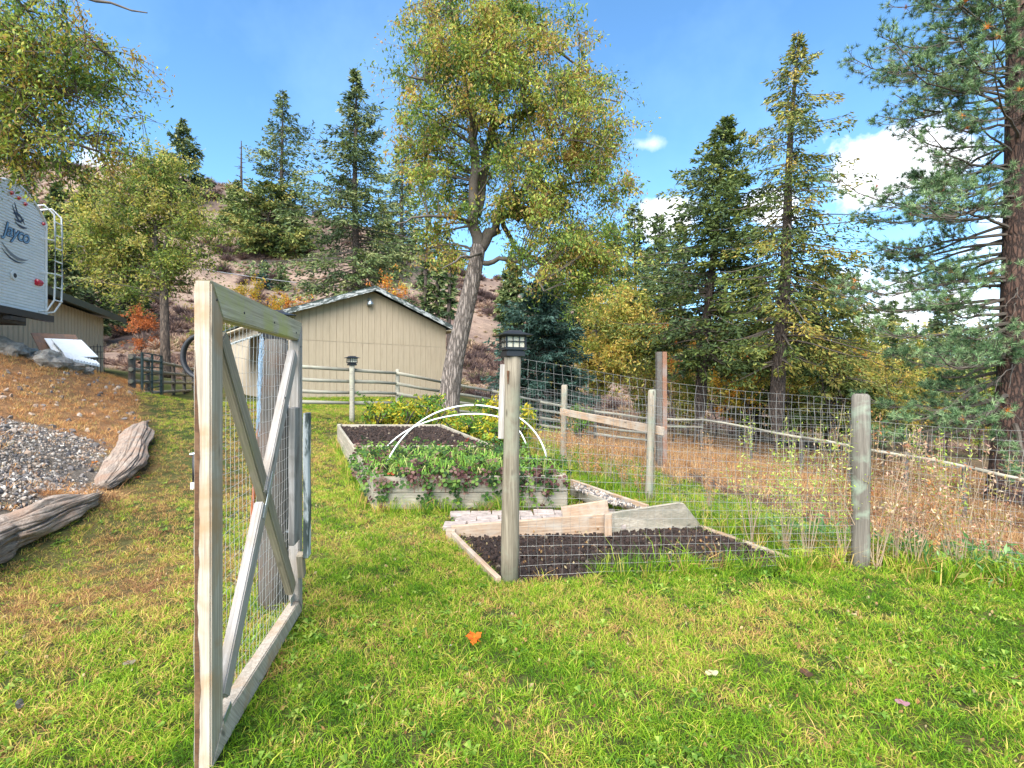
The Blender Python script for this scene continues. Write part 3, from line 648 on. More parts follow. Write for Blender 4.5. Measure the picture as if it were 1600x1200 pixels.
# ------------------------------------------------------------------ travel trailer
def trailer():
    c = Vector((-12.5, 13.7, 0)); d = Vector((-.254, .967, 0)); fw = Vector((-.967, -.254, 0)); nrm = -fw   # rear wall faces +nrm
    base = Vector((-14, 12.5, 2.3))
    t = thing('travel_trailer', base, 'white ribbed travel trailer with rear ladder parked on the bank', 'trailer')
    w = 2.44; zb = 3.35; Ln = 7.5
    def P(s, z, q=0): v = c-d*s-nrm*q; return Vector((v.x, v.y, z))      # s: across from the right corner towards the viewer's left
    def ztop(s): a = (s-w/2)/(w/2); return 5.80+.62*(1-a*a)
    n = 16; ring = [(0, zb), (w, zb)]+[(w-w*i/n, ztop(w-w*i/n)) for i in range(n+1)]
    k = len(ring); mb = MB(); V = [tuple(P(s, z, .02)) for s, z in ring]+[tuple(P(s, z, Ln)) for s, z in ring]
    mb.add(V, [(i, (i+1) % k, (i+1) % k+k, i+k) for i in range(k)])
    cen = len(V); mb.add([tuple(P(w/2, 4.5, .02)), tuple(P(w/2, 4.5, Ln))]+V, [(0, 2+(i+1) % k, 2+i) for i in range(k)]+[(1, 2+k+i, 2+k+(i+1) % k) for i in range(k)])
    mb.build('body', M['white'], t, base)
    # ribbed rear skin: horizontal corrugation strips
    z = zb; nr = 0
    while z < 6.38:
        h = .075; s0 = 0; zt = min(z+h, 6.40)
        def lim(zz):
            if zz <= 5.80: return 0.0
            return w/2-(w/2)*math.sqrt(max(0, 1-(zz-5.80)/.62))
        a, b2 = lim(z)+.02, lim(zt)+.02
        if w-2*b2 < .1: break
        mb = MB(); V = []
        for q, zz, e in ((0, z, a), (-.016, z+.012, a+.0), (-.016, zt-.028, b2), (0, zt, b2)): V += [tuple(P(e, zz, q)), tuple(P(w-e, zz, q))]
        mb.add(V, [(0, 2, 3, 1), (2, 4, 5, 3), (4, 6, 7, 5)]); mb.build('siding_strip', M['white'], t, base); z += h
    # edge trims
    mb = MB(); mb.tube([P(-.015, zb, -.02)]+[P(-.015, 5.8, -.02)], .03, 8); mb.tube([P(s, ztop(s)+.01, -.02) for s in np.linspace(0, w, 17)], .03, 8)
    mb.build('corner_trim', M['white'], t, base)
    # bumper and underside
    plank('bumper', P(-.12, zb-.10, -.08), P(w+.1, zb-.10, -.08), .17, .14, (0, 0, 1), M['black'], t, seed=3)
    plank('hitch_receiver', P(1.0, zb-.26, -.05), P(1.55, zb-.26, -.05), .10, .16, (0, 0, 1), M['black'], t, seed=4)
    plank('chassis', P(1.2, zb-.2, .3), P(1.2, zb-.2, Ln-.2), 2.0, .24, (0, 1, 0), M['black'], t, seed=4)
    for q in (3.2, 4.1):
        for s in (.12, w-.12):
            p = P(s, 2.3+.37, q); mb = MB(); ax_ = d*.1; mb.tube([p-ax_, p-ax_*.6, p+ax_*.6, p+ax_], [.30, .37, .37, .30], 20); mb.build('wheel', M['rubber'], t, base)
    # marker lights
    for s, zz in ((1.35, 6.30), (1.09, 6.27), (.85, 6.20), (.13, 5.80)):
        p = P(s, zz-.17 if s > .5 else zz-.05, -.03); mb = MB(); mb.tube([p, p+nrm*.04], [.05, .035], 10); mb.build('marker_light', M['red_lens'], t, base)
    p = P(.34, 3.35+.80, -.03); mb = MB(); mb.tube([p-d*.11, p-d*.08, p+d*.08, p+d*.11], [.04, .085, .085, .04], 10); mb.build('tail_light', M['red_lens'], t, base)
    p = P(1.25, 4.15, -.02); mb = MB(); mb.tube([p, p+nrm*.03], [.12, .11], 18); o = mb.build('vent_rim', M['white'], t, base)
    mb = MB(); mb.tube([p+nrm*.03, p+nrm*.036], [.06, .055], 14); mb.build('vent_hole', M['black'], t, base)
    # ladder on the right hand corner
    rails = []
    for s in (.02, -.30):
        pts = [P(s+.35, 6.12, .15), P(s+.2, 6.22, -.1), P(s, 6.05, -.22), P(s, 5.6, -.24), P(s, 4.2, -.24), P(s, 3.75, -.22), P(s+.12, 3.45, -.12), P(s+.3, 3.4, -.02)]
        mb = MB(); mb.tube(pts, .022, 8); mb.build('ladder_rail', M['white'], t, base, smooth=True)
    for zz in (3.75, 4.1, 4.45, 4.8, 5.15, 5.5, 5.85):
        mb = MB(); mb.tube([P(.02, zz, -.24), P(-.30, zz, -.24)], .018, 6); mb.build('ladder_rung', M['white'], t, base)
    for zz in (4.45, 5.35):
        mb = MB(); mb.tube([P(.02, zz, -.24), P(.22, zz, -.02)], .015, 6); mb.build('ladder_bracket', M['white'], t, base)
    # lettering and emblem
    def text(body, size, s, zz, off, mat, q, shear=.35):
        cu = bpy.data.curves.new('lettering', 'FONT'); cu.body = body; cu.size = size; cu.shear = shear; cu.offset = off; cu.extrude = .002; cu.space_character = .92
        tmp = bpy.data.objects.new('tmp', cu); C.objects.link(tmp); bpy.context.view_layer.update()
        me = bpy.data.meshes.new_from_object(tmp.evaluated_get(bpy.context.evaluated_depsgraph_get())); bpy.data.objects.remove(tmp)
        X = d; Z = nrm; Y = Vector((0, 0, 1)); m = Matrix((X, Y, Z)).transposed().to_4x4(); m.translation = P(s, zz, q)
        me.materials.clear(); return link('lettering', me, mat, t, mat4=m)
    text('Jayco', .48, 1.62, 5.06, .016, M['navy_print'], -.020)
    text('Jayco', .48, 1.62, 5.06, .0, M['blue_print'], -.026)
    def swoosh(pts, wd, mat, q=-.022):
        mb = MB(); n = 14; V = []
        P2 = np.array(pts, float); u = np.linspace(0, 1, n)
        B = ((1-u)**2)[:, None]*P2[0]+(2*u*(1-u))[:, None]*P2[1]+(u**2)[:, None]*P2[2]
        T = np.gradient(B, axis=0); T /= np.linalg.norm(T, axis=1)[:, None]; Nn = np.stack([-T[:, 1], T[:, 0]], -1); hw = wd*np.sin(np.pi*np.clip(u*.93+.05, 0, 1))[:, None]
        for q2 in (q, q+.004):
            for X2 in (B+Nn*hw, B-Nn*hw): V += [tuple(P(a, b2, q2)) for a, b2 in X2]
        Fc = [(i, i+1, n+i+1, n+i) for i in range(n-1)]+[(2*n+i, 3*n+i, 3*n+i+1, 2*n+i+1) for i in range(n-1)]
        mb.add(V, Fc); return mb.build('emblem', mat, t, base)
    swoosh([(1.30, 5.86), (1.15, 5.55), (.95, 5.50)], .03, M['navy_print']); swoosh([(1.28, 5.66), (1.02, 5.78), (.84, 5.50)], .035, M['navy_print'])
    swoosh([(1.24, 5.56), (1.0, 5.46), (.86, 5.66)], .028, M['navy_print']); swoosh([(1.20, 5.48), (.96, 5.36), (.74, 5.46)], .03, M['navy_print'])
    swoosh([(1.22, 5.96), (1.12, 5.72), (1.06, 5.62)], .022, M['navy_print'])
    swoosh([(1.66, 4.86), (1.2, 4.46), (.70, 4.66)], .04, M['grey_print']); swoosh([(1.66, 4.72), (1.25, 4.40), (.82, 4.56)], .02, M['navy_print'])
trailer()

# ------------------------------------------------------------------ gate
def garden_gate():
    base = Vector((-1.25, 2.65, 0)); t = thing('garden_gate', base, 'open weathered timber garden gate with crossed braces and wire mesh', 'gate')
    g = Vector((-.156, .9878, 0)); n = Vector((.9878, .156, 0)); O = Vector((-1.1515, 1.96, 0)); th = .062
    def P(s, z, q=0): return O+g*s+n*(-th/2+q)+Vector((0, 0, z))
    T = 1.90; wd = .115; Lg = 1.41
    # stiles and rails, mitred at the corners
    def bar(name, quad, mat, th_=th, q=0, bevel=.006, seed=0, label=None):
        """four corners (s, z) in the gate plane extruded to a bevelled board"""
        bm = bmesh.new(); X0 = sum(a[0] for a in quad)/4; Z0 = sum(a[1] for a in quad)/4
        a = (quad[1][0]-quad[0][0], quad[1][1]-quad[0][1]); an = math.atan2(a[1], a[0]); ca, sa = math.cos(-an), math.sin(-an)
        pts = [((s-X0)*ca-(z-Z0)*sa, (s-X0)*sa+(z-Z0)*ca) for s, z in quad]
        vs = [bm.verts.new((x, y, h)) for h in (-th_/2, th_/2) for x, y in pts]
        for f in ((3, 2, 1, 0), (4, 5, 6, 7), (0, 1, 5, 4), (1, 2, 6, 5), (2, 3, 7, 6), (3, 0, 4, 7)): bm.faces.new([vs[i] for i in f])
        bmesh.ops.recalc_face_normals(bm, faces=bm.faces[:]); bmesh.ops.bevel(bm, geom=bm.edges[:], offset=bevel, segments=2, affect='EDGES')
        me = bpy.data.meshes.new(name); bm.to_mesh(me); bm.free()
        Xw = g*math.cos(an)+Vector((0, 0, 1))*math.sin(an); Yw = -g*math.sin(an)+Vector((0, 0, 1))*math.cos(an); Zw = Xw.cross(Yw)
        m = Matrix((Xw, Yw, Zw)).transposed().to_4x4(); m.translation = P(X0, Z0, q); o = link(name, me, mat, t, mat4=m)
        if label: o['label'] = label
        return o
    e = .0025
    bar('stile', [(0, .135), (0, T), (.03, T), (.03, .135)], M['gate_pale'], .06, 0) if False else None
    bar('stile', [(0, .02), (0, T), (wd, T-.135), (wd, .14)], M['gate_pale'], label='pale near stile with rusty brown stain down its edge')
    bar('stile', [(Lg-.09, .12), (Lg-.09, T-.125), (Lg, T-.005), (Lg, .02)], M['gate_white'])
    bar('top_rail', [(e+.001, T), (Lg, T), (Lg-.09-e, T-.12), (wd+e, T-.135)], M['gate_green'], label='top rail stained yellow green with lichen')
    bar('bottom_rail', [(.0+e, .018), (wd+e, .138), (Lg-.09-e, .115), (Lg-e, .018)][::-1], M['gate_pale'])
    # rusty stain strip: a thin worn sliver of bark-brown wood on the near stile's outer arris
    mb = MB(); V = []; k = 60
    for i in range(k):
        z = .03+(1.60)*i/(k-1); w0 = .016+.014*mnoise.noise(Vector((i*.07, 3.3, 0)))+.004*mnoise.noise(Vector((i*.5, 9.1, 0))); w0 *= min(1, (k-i)/16)
        a = P(-.0012, z, -th/2+.004); V += [tuple(a), tuple(a+n*w0)]
    mb.add(V, [(2*i, 2*i+1, 2*i+3, 2*i+2) for i in range(k-1)])
    for v in (0,):
        pass
    o = mb.build('stain_sliver', M['stain'], t, base)
    sm = o.modifiers.new('thick', 'SOLIDIFY'); sm.thickness = .001; sm.offset = 0
    # braces: four half braces that meet in the middle
    bw = .088; x0, x1 = wd+e, Lg-.09-e; z0, z1 = .14, T-.13
    cx, cz = .66, .97
    def half(a, b2, mat, w=bw, th_=.045, q=0, label=None, cut=0):
        a = Vector(a); b2 = Vector(b2); d = (b2-a).normalized(); pn = Vector((-d.y, d.x))*w/2
        return bar('brace', [tuple(a+pn), tuple(b2+pn), tuple(b2-pn), tuple(a-pn)], mat, th_, q, label=label)
    Dn = (Vector((x1-.03, z0))-Vector((x0, z1))).normalized(); Up = (Vector((x1-.02, z1))-Vector((x0, z0))).normalized()
    half((x0+.045, z1-.075), (x1-.05, z0+.075), M['gate_shade'], label='brace running down from the near top corner', q=-.004)
    A = Vector((x0+.04, z0+.07)); B = Vector((x1-.045, z1-.08)); mid = A.lerp(B, .47); 
    dd = (B-A).normalized()
    half(tuple(A), tuple(mid-dd*.028), M['gate_white'], q=.006, label='lower half of the whitish rising brace')
    half(tuple(mid+dd*.028), tuple(B), M['gate_white'], q=.006, label='upper half of the whitish rising brace')
    # steel straps and corner brackets
    def strap(s, z, an, ln, w=.03, q=.031):
        c_ = P(s, z, q); X = g*math.cos(an)+Vector((0, 0, 1))*math.sin(an); plank('strap', c_-X*ln/2, c_+X*ln/2, w, .003, n.cross(X), M['steel'], t, seed=int(ln*100), bev=.0005, rough=0)
    strap(mid.x+.02, mid.y+.02, math.atan2(dd.y, dd.x), .26)
    strap(Lg-.12, .142, 0, .09, .05, .0); strap(wd+.04, .145, .3, .08, .03, .033)
    # latch boards beside the far stile
    plank('latch_board', P(Lg-.30, .55, .055), P(Lg-.30, 1.36, .055), .115, .035, tuple(g), M['grey_wood'], t, seed=2)['label'] = 'silver grey board'
    plank('latch_board', P(Lg-.16, .42, .095), P(Lg-.16, 1.32, .095), .085, .03, tuple(g), M['fascia'], t, seed=3)['label'] = 'board with peeling white paint'
    plank('latch_block', P(Lg-.16, .44, .055), P(Lg-.10, .28, .05), .05, .04, tuple(g), M['gate_shade'], t, seed=4)
    # screws
    for s, z in ((.05, 1.83), (.35, 1.82), (.8, 1.83), (1.25, 1.82), (1.36, 1.74), (1.0, 1.42)):
        mb = MB(); p = P(s, z, th/2); mb.tube([p, p+n*.003], [.006, .005], 8); mb.build('screw', M['black'], t, base)
    # wire mesh on the far face
    mb = MB(); q = -.036
    for i in range(28):
        s = .02+i*(Lg-.04)/27; ph = rng.uniform(0, 6)
        mb.tube([P(s+.004*math.sin(k*1.3+ph), .05+(T-.1)*k/24, q+.002*math.cos(k+ph)) for k in range(25)], .0009, 4, cap=False)
    z = .06; 
    while z < T-.05:
        ph = rng.uniform(0, 6); mb.tube([P(.02+(Lg-.04)*k/24, z+.004*math.sin(k*.9+ph), q+.002) for k in range(25)], .0009, 4, cap=False); z += .065
    tag(mb.build('wire_mesh', M['wire_light'], t, base), kind='stuff')
garden_gate()

# ------------------------------------------------------------------ lantern posts
_lan = {}
def lantern(parent, c, s=1.0, seed=0):
    """square craftsman style solar lantern sitting on the post top; origin at its base"""
    if not _lan:
        mb = MB(); mb.box((0, 0, .018), (.150, .150, .036)); mb.box((0, 0, .042), (.128, .128, .012)); mb.box((0, 0, .058), (.172, .172, .02)); _lan['lantern_base'] = (mb.mesh('lantern_base'), 'black')
        mb = MB()
        for x in (-1, 1):
            for y in (-1, 1): mb.box((x*.078, y*.078, .112), (.012, .012, .088))
        for a in range(4):
            R = np.array(Matrix.Rotation(a*math.pi/2, 3, 'Z'))
            for dx in (-.026, .026): mb.box(R@np.array((dx, .080, .112)), (.006, .006, .088), R)
            mb.box(R@np.array((0, .0805, .112)), (.144, .006, .007), R); mb.box(R@np.array((0, .0800, .153)), (.146, .010, .008), R)
        _lan['lantern_frame'] = (mb.mesh('lantern_frame'), 'black')
        mb = MB(); mb.box((0, 0, .111), (.140, .140, .084)); _lan['lantern_pane'] = (mb.mesh('lantern_pane'), 'lamp_pane')
        mb = MB(); rg = [(.125, .157), (.128, .163), (.085, .178), (.058, .190), (.055, .200)]; V = []
        for r, z in rg: V += [(-r, -r, z), (r, -r, z), (r, r, z), (-r, r, z)]
        V += [(-.055, -.055, .2), (.055, -.055, .2), (.055, .055, .2), (-.055, .055, .2)]
        Fc = [(4*k+i, 4*k+(i+1) % 4, 4*k+4+(i+1) % 4, 4*k+4+i) for k in range(4) for i in range(4)]+[(16, 17, 18, 19), (3, 2, 1, 0)]
        mb.add(V[:20], Fc); _lan['lantern_roof'] = (mb.mesh('lantern_roof'), 'black')
    for nm, (me, mt) in _lan.items():
        if nm == 'lantern_frame':
            m = Matrix.Rotation(.35+seed*.2, 4, 'Z')@Matrix.Scale(s, 4); m.translation = Vector(c); fr = link('lantern', me, M[mt], parent, mat4=m)
    for nm, (me, mt) in _lan.items():
        if nm != 'lantern_frame':
            o = link(nm, me, M[mt]); o.parent = fr; o.location = (0, 0, 0)
def lantern_posts():
    gp = 'posts topped by solar lanterns'
    b1 = Vector((-.02, 3.93, 0)); t = thing('lantern_post', b1, 'round timber post with black solar lantern at the corner of the near soil bed', 'post', gp)
    post('post', b1, 1.71, .064, M['post_green'], t, top=Vector((.005, 3.93, 1.71)), round_top=.003); lantern(t, (.005, 3.93, 1.712), .98)
    plank('side_board', (-.085, 3.93, 1.08), (-.070, 3.93, 1.65), .045, .05, (1, 0, 0), M['gate_white'], t, seed=9)['label'] = 'pale board nailed to the post'
    mb = MB(); mb.tube([(-.03, 3.868, 1.60), (-.03, 3.862, 1.5)], [.012, .004], 6); mb.build('wood_scar', M['stain'], t, b1)
    b2 = Vector((-1.63, 3.5, 0)); t = thing('hinge_post', b2, 'thick dark old gate post seen through the wire of the open gate', 'post', gp)
    post('post', b2, 1.80, .098, M['post_dark'], t, round_top=.003); lantern(t, (b2.x, b2.y, 1.802), 1.0, 1)
    for z in (.5, 1.35):
        mb = MB(); mb.tube([b2+Vector((.09, -.02, z)), b2+Vector((.16, -.06, z))], .01, 8); mb.tube([b2+Vector((.16, -.06, z-.04)), b2+Vector((.16, -.06, z+.04))], .014, 8); mb.build('hinge', M['steel'], t, b2)
    g3 = GZ(550, 12.6); t = thing('lantern_post', g3, 'slim whitish post with small solar lantern in the pole fence before the tan shed', 'post', gp)
    post('post', g3, 0, .062, M['rail'], t, top=Vector((g3.x, g3.y, W(550, 571, 12.6).z)), round_top=.003); lantern(t, (g3.x, g3.y, W(550, 571, 12.6).z), 1.15, 2)
lantern_posts()
# rusty stake and blue netting behind the gate, hose ring and standpipe
p = GZ(386, 3.9); p2 = W(415, 522, 3.7)
mb = MB(); mb.tube([p, p2], .014, 8); tag(mb.build('rusty_stake', M['rust'], loc=p), 'rusty orange stake leaning behind the gate mesh', 'stake')
mb = MB()
for i in range(26):
    a = W(409+rng.normal()*2.0, 535+rng.normal()*6, 3.36); b_ = W(403+rng.normal()*2.4, 660+rng.normal()*10, 3.36); k = 14; ph = rng.uniform(0, 6)
    mb.tube([a.lerp(b_, j/k)+Vector((.008*math.sin(j*1.7+ph), .006*math.cos(j*1.3+ph), 0)) for j in range(k+1)], .0016, 4, cap=False)
p = W(406, 600, 3.36)
tag(mb.build('netting_bundle', M['blue_net'], loc=p), 'bundle of pale blue grey netting hanging on the dark gate post', 'netting')
hs = GZ(318, 7.0)
t = thing('hose_stand', hs, 'post with black ring of hose peeping out behind the near gate stile', 'hose stand')
post('post', hs, 1.75, .05, M['post_dark'], t); mb = MB(); c_ = W(316, 557, 6.9)
for k2 in range(2):
    mb.tube([c_+Vector((math.cos(a)*.255, -.02+k2*.03, math.sin(a)*.29)) for a in np.linspace(0, 2*np.pi, 40)], .028, 8)
mb.build('hose_coil', M['rubber'], t, hs, smooth=True)
st = GZ(303, 7.4); t = thing('standpipe', st, 'short dark standpipe in the dry grass left of the gate', 'standpipe')
mb = MB(); mb.tube([st-Vector((0, 0, .05)), st+Vector((0, 0, .50))], .022, 8); mb.build('pipe', M['black'], t, st, smooth=True)
mb = MB(); q0 = st+Vector((-.05, 0, .50)); mb.tube([q0, q0+Vector((.12, 0, .02))], .022, 8); mb.build('tap_head', M['steel'], t, st)
mb = MB(); q0 = st+Vector((.0, -.03, .10)); mb.tube([q0, q0-Vector((0, 0, .1))], .028, 8); mb.build('pipe_sleeve', M['pvc'], t, st)

# ------------------------------------------------------------------ pole fence round the pasture
FL = [(440, 571, 11.7), (550, 578, 12.7), (620, 583, 14), (690, 597, 15.6), (770, 611, 17), (845, 628, 18), (930, 643, 19), (1012, 654, 19.5), (1097, 656, 19.6), (1175, 669, 18.2), (1255, 684, 16.4), (1330, 697, 15), (1420, 713, 13.6), (1512, 730, 12.5), (1630, 755, 11.2), (1800, 790, 9.7)]
tops = [W(*a) for a in FL]; base = Vector((tops[7].x, tops[7].y, -1)); t = thing('pole_fence', base, 'long grey green pole fence from the shed round the dry pasture', 'fence')
sp = [.0, .285, .56, .82]
for i, a in enumerate(tops):
    gz = hz(a.x, a.y)
    if i not in (1,): post('post', (a.x, a.y+.09, gz), 0, .055, M['post_dark'] if i > 3 else M['rail'], t, top=Vector((a.x, a.y+.09, a.z+.09)), n=10)
for i in range(len(tops)-1):
    a, b_ = tops[i], tops[i+1]
    for k, dz in enumerate(sp):
        if i > 6 and (k > 1 or (k == 1 and i != 7)): continue
        sag = .02*math.sin(i*3+k); mb = MB(); P0 = a-Vector((0, 0, dz)); P1 = b_-Vector((0, 0, dz))
        c_ = (P0+P1)/2; X = (P1-P0); Ln = X.length; mb.tube([(-Ln/2-.04, 0, 0), (0, 0, -sag), (Ln/2+.04, 0, 0)], [.047, .043, .037], 8)
        m = X.to_track_quat('X', 'Z').to_matrix().to_4x4(); m.translation = c_
        me = mb.mesh('rail'); o = link('rail', me, M['rail'] if (i < 7 or k == 0) else M['post_pale'], t, mat4=m)
        me.polygons.foreach_set('use_smooth', [len(p.vertices) == 4 for p in me.polygons])
# fine wire stapled along the pole fence
mb = MB()
for i in range(5, len(tops)-2):
    a, b_ = tops[i], tops[i+1]; n_ = int((b_-a).length/.16)
    for j in range(n_):
        p = a.lerp(b_, j/n_)-Vector((0, .06, 0)); mb.tube([p+Vector((0, 0, -.02)), p-Vector((0, 0, 1.1))], .0032, 3, cap=False)
    for k in range(7): mb.tube([a-Vector((0, .06, .05+.17*k)), b_-Vector((0, .06, .05+.17*k))], .0035, 3, cap=False)
tag(mb.build('wire_mesh', M['wire'], t, base), kind='stuff')

# corral fence on the left, and its green gate
a0 = (206, 556, 622, 15.9)
def corral():
    pl = [(206, 15.9), (231, 17.6), (252, 19.6), (271, 21.8), (288, 24.2), (302, 27.0), (345, 28.0), (400, 28.5)]
    base = GZ(206, 15.9); t = thing('corral_fence', base, 'weathered four rail corral fence running back towards the tall locust tree', 'fence')
    pts = [GZ(*p) for p in pl]; H_ = [1.5+(600-558)/800*15.9]
    zt = np.interp([p[1] for p in pl], [15.9, 27, 29], [2.33, 2.28, 2.3]); zb_ = np.interp([p[1] for p in pl], [15.9, 27, 29], [1.2, 1.17, 1.17])
    for p, z in zip(pts, zt): post('post', p, 0, .10 if p is pts[0] else .075, M['post_dark'], t, top=Vector((p.x, p.y, z+.08)), n=10)
    for i in range(len(pts)-1):
        for k in range(4):
            f = k/3; A = Vector((pts[i].x+.05, pts[i].y-.1, zt[i]*(1-f)+zb_[i]*f)); B = Vector((pts[i+1].x+.05, pts[i+1].y-.1, zt[i+1]*(1-f)+zb_[i+1]*f))
            X = B-A; mb = MB(); mb.tube([(-X.length/2-.08, 0, 0), (X.length/2+.08, 0, 0)], [.068, .058], 8); m = X.to_track_quat('X', 'Z').to_matrix().to_4x4(); m.translation = (A+B)/2
            link('rail', mb.mesh('rail'), M['post_pale'], t, mat4=m)
    b2 = W(222, 627, 15.2); b2.z = hz(b2.x, b2.y); t = thing('metal_gate', b2, 'dark green tubular metal gate leaning on the corral fence', 'gate')
    A = W(222, 551, 15.2); B = W(252, 556, 16.6); A2 = W(222, 627, 15.2); B2 = W(252, 618, 16.6)
    for nm, f in (('end_post', 0), ('upright', .5), ('end_post', 1)):
        mb = MB(); mb.tube([A.lerp(B, f), A2.lerp(B2, f)], .04 if nm == 'end_post' else .032, 8); mb.build(nm, M['green_metal'], t, b2)
    for k in range(7):
        f = k/6.6; mb = MB(); mb.tube([A.lerp(A2, f), B.lerp(B2, f)], .02, 6); mb.build('bar', M['green_metal'], t, b2)
corral()

# ------------------------------------------------------------------ garden wire fence
def wire_panel(mb, A, B, ztA, ztB, zb=.04, dv=.066, dh=.075, r=.00095, wig=.006):
    """woven wire between two plan points; tops ztA, ztB above datum"""
    A = Vector(A); B = Vector(B); Ln = (B-A).length; n = int(Ln/dv); nrm = Vector((-(B-A).y, (B-A).x, 0)).normalized()
    gA, gB = hz(A.x, A.y), hz(B.x, B.y)
    def pt(f, g_):
        p = A.lerp(B, f); z0 = gA*(1-f)+gB*f+zb; z1 = ztA*(1-f)+ztB*f; sag = -.05*math.sin(f*math.pi)*g_
        return Vector((p.x, p.y, z0+(z1-z0)*g_+sag))+nrm*(.012*math.sin(f*9+g_*5))
    for i in range(n+1):
        f = i/n; ph = rng.uniform(0, 6); a = rng.uniform(.4, 1.6)*wig; k = 22
        mb.tube([pt(f+a*math.sin(j*1.1+ph)/Ln, j/k) for j in range(k+1)], r, 4, cap=False)
    nh = int((ztA-gA)/dh)
    for i in range(nh+1):
        g_ = i/nh; k = max(8, int(Ln/.12)); ph = rng.uniform(0, 6)
        mb.tube([pt(j/k, min(1, g_+.0025*math.sin(j*.9+ph))) for j in range(k+1)], r*1.15, 4, cap=False)
fb = Vector((2.84, 4.17, 0)); ft = thing('garden_fence', fb, 'wire mesh garden fence on round grey posts around the beds', 'fence')
post('post', fb, 1.40, .066, M['post_mossy'], ft, round_top=.02, label='thick grey post with pale green mossy top')
p15 = GZ(1014, 7.0); post('post', p15, 0, .052, M['post_pale'], ft, top=W(1019, 611, 7.0), label='short pale post before the tall reddish one')
p32 = GZ(1033, 10.0); t32 = W(1033, 550, 10.0); plank('post', p32-Vector((.045, 0, .1)), t32-Vector((.045, 0, 0)), .10, .13, (1, 0, 0), M['post_dark'], ft, seed=31)['label'] = 'tall square post, grey on its left side'
plank('post', p32+Vector((.052, -.01, -.1)), t32+Vector((.052, -.01, .0)), .085, .13, (1, 0, 0), M['post_red'], ft, seed=32)['label'] = 'tall square post, reddish, against the grey one'
p88 = GZ(880, 9.4); post('post', p88, 0, .055, M['post_pale'], ft, top=W(882, 603, 9.4))
pR = Vector((4.9, 3.75, hz(4.9, 3.75))); post('post', pR, 1.35, .06, M['post_mossy'], ft)
plank('rail_board', W(876, 643, 9.2), W(1037, 674, 6.9), .115, .035, (0, 0, 1), M['bed_new'], ft, seed=6)
mb = MB(); wire_panel(mb, (.06, 3.93, 0), (2.78, 4.17, 0), 1.70, 1.38); tag(mb.build('wire_mesh', M['wire'], ft, fb), kind='stuff')
mb = MB(); wire_panel(mb, (2.9, 4.15, 0), (4.9, 3.75, 0), 1.20, 1.18, dv=.085); tag(mb.build('wire_mesh', M['wire'], ft, fb), kind='stuff')
mb = MB(); wire_panel(mb, (2.84, 4.22, 0), (p15.x, p15.y, 0), 1.30, 1.3, r=.0011); wire_panel(mb, (p15.x, p15.y, 0), (p88.x, p88.y, 0), 1.3, 1.42, dv=.08, dh=.09, r=.0013)
wire_panel(mb, (p88.x, p88.y, 0), (-.9, 12.6, 0), 1.4, 1.5, dv=.1, dh=.1, r=.0015); tag(mb.build('wire_mesh', M['wire'], ft, fb), kind='stuff')

# ------------------------------------------------------------------ raised beds
def soil_patch(parent, corners, z, base, n=26, amp=.03):
    A, B, C_, D = [np.array(c, float) for c in corners]; u = np.linspace(0, 1, n); U, V_ = np.meshgrid(u, u)
    P2 = (A*(1-U)[..., None]+B*U[..., None])*(1-V_)[..., None]+(D*(1-U)[..., None]+C_*U[..., None])*V_[..., None]
    zz = (z[0]*(1-V_)+z[1]*V_)+rng.normal(size=U.shape)*amp*.5+wav(P2[..., 0], P2[..., 1], .12, 1)*amp
    idx = np.arange(n*n).reshape(n, n); q = np.stack([idx[:-1, :-1], idx[:-1, 1:], idx[1:, 1:], idx[1:, :-1]], -1).reshape(-1, 4)
    mb = MB(); mb.add(np.stack([P2[..., 0], P2[..., 1], zz], -1).reshape(-1, 3), q); return mb.build('soil', M['soil'], parent, base)
def clods(parent, corners, z, n, smin, smax):
    A, B, C_, D = [np.array(c, float) for c in corners]; U = rng.uniform(size=n); V_ = rng.uniform(size=n)
    P2 = (A*(1-U)[:, None]+B*U[:, None])*(1-V_)[:, None]+(D*(1-U)[:, None]+C_*U[:, None])*V_[:, None]
    P3 = np.column_stack([P2, z[0]*(1-V_)+z[1]*V_+rng.uniform(-.01, .02, n)])
    s = smin+(smax-smin)*rng.uniform(size=n)**3
    o = scatter('soil_clods', CLODS, P3, rng.uniform(0, 6, (n, 3)), s, rng.uniform(0, 1, n), M['clod'], None, None, parent); return o
m_, t_, b_2, o_ = newmat('soil_clod_surface'); ti = N(t_, 'ShaderNodeAttribute', attribute_type='INSTANCER', attribute_name='tint')
nn = noise(t_, coords(t_, (1, 1, 1), rand=False), 3, 6, .7)
L(t_, mixc(t_, .5, ramp(t_, ti.outputs['Fac'], [(0, (.010, .006, .005)), (.6, (.032, .017, .011)), (.9, (.07, .038, .025)), (.975, (.10, .06, .035)), (.985, (.33, .26, .18))]), ramp(t_, nn, [(.3, (.008, .005, .004)), (.7, (.04, .022, .015))])), b_2.inputs['Base Color'])
b_2.inputs['Roughness'].default_value = .95; bump(t_, nn, b_2, .6, .02); M['clod'] = m_
CLODS = [stone('soil_clod', i+20, .8, 2) for i in range(4)]
Z3 = Vector((0, 0, 1))
def board(par, name, A, B, zA, zB, h, th, mat, seed=0, label=None):
    """upright board on edge; A, B plan points, zA, zB the height of the top edge"""
    o = plank(name, (A[0], A[1], zA-h/2), (B[0], B[1], zB-h/2), h, th, (0, 0, 1), mat, par, seed=seed, bev=.006)
    if label: o['label'] = label
    return o
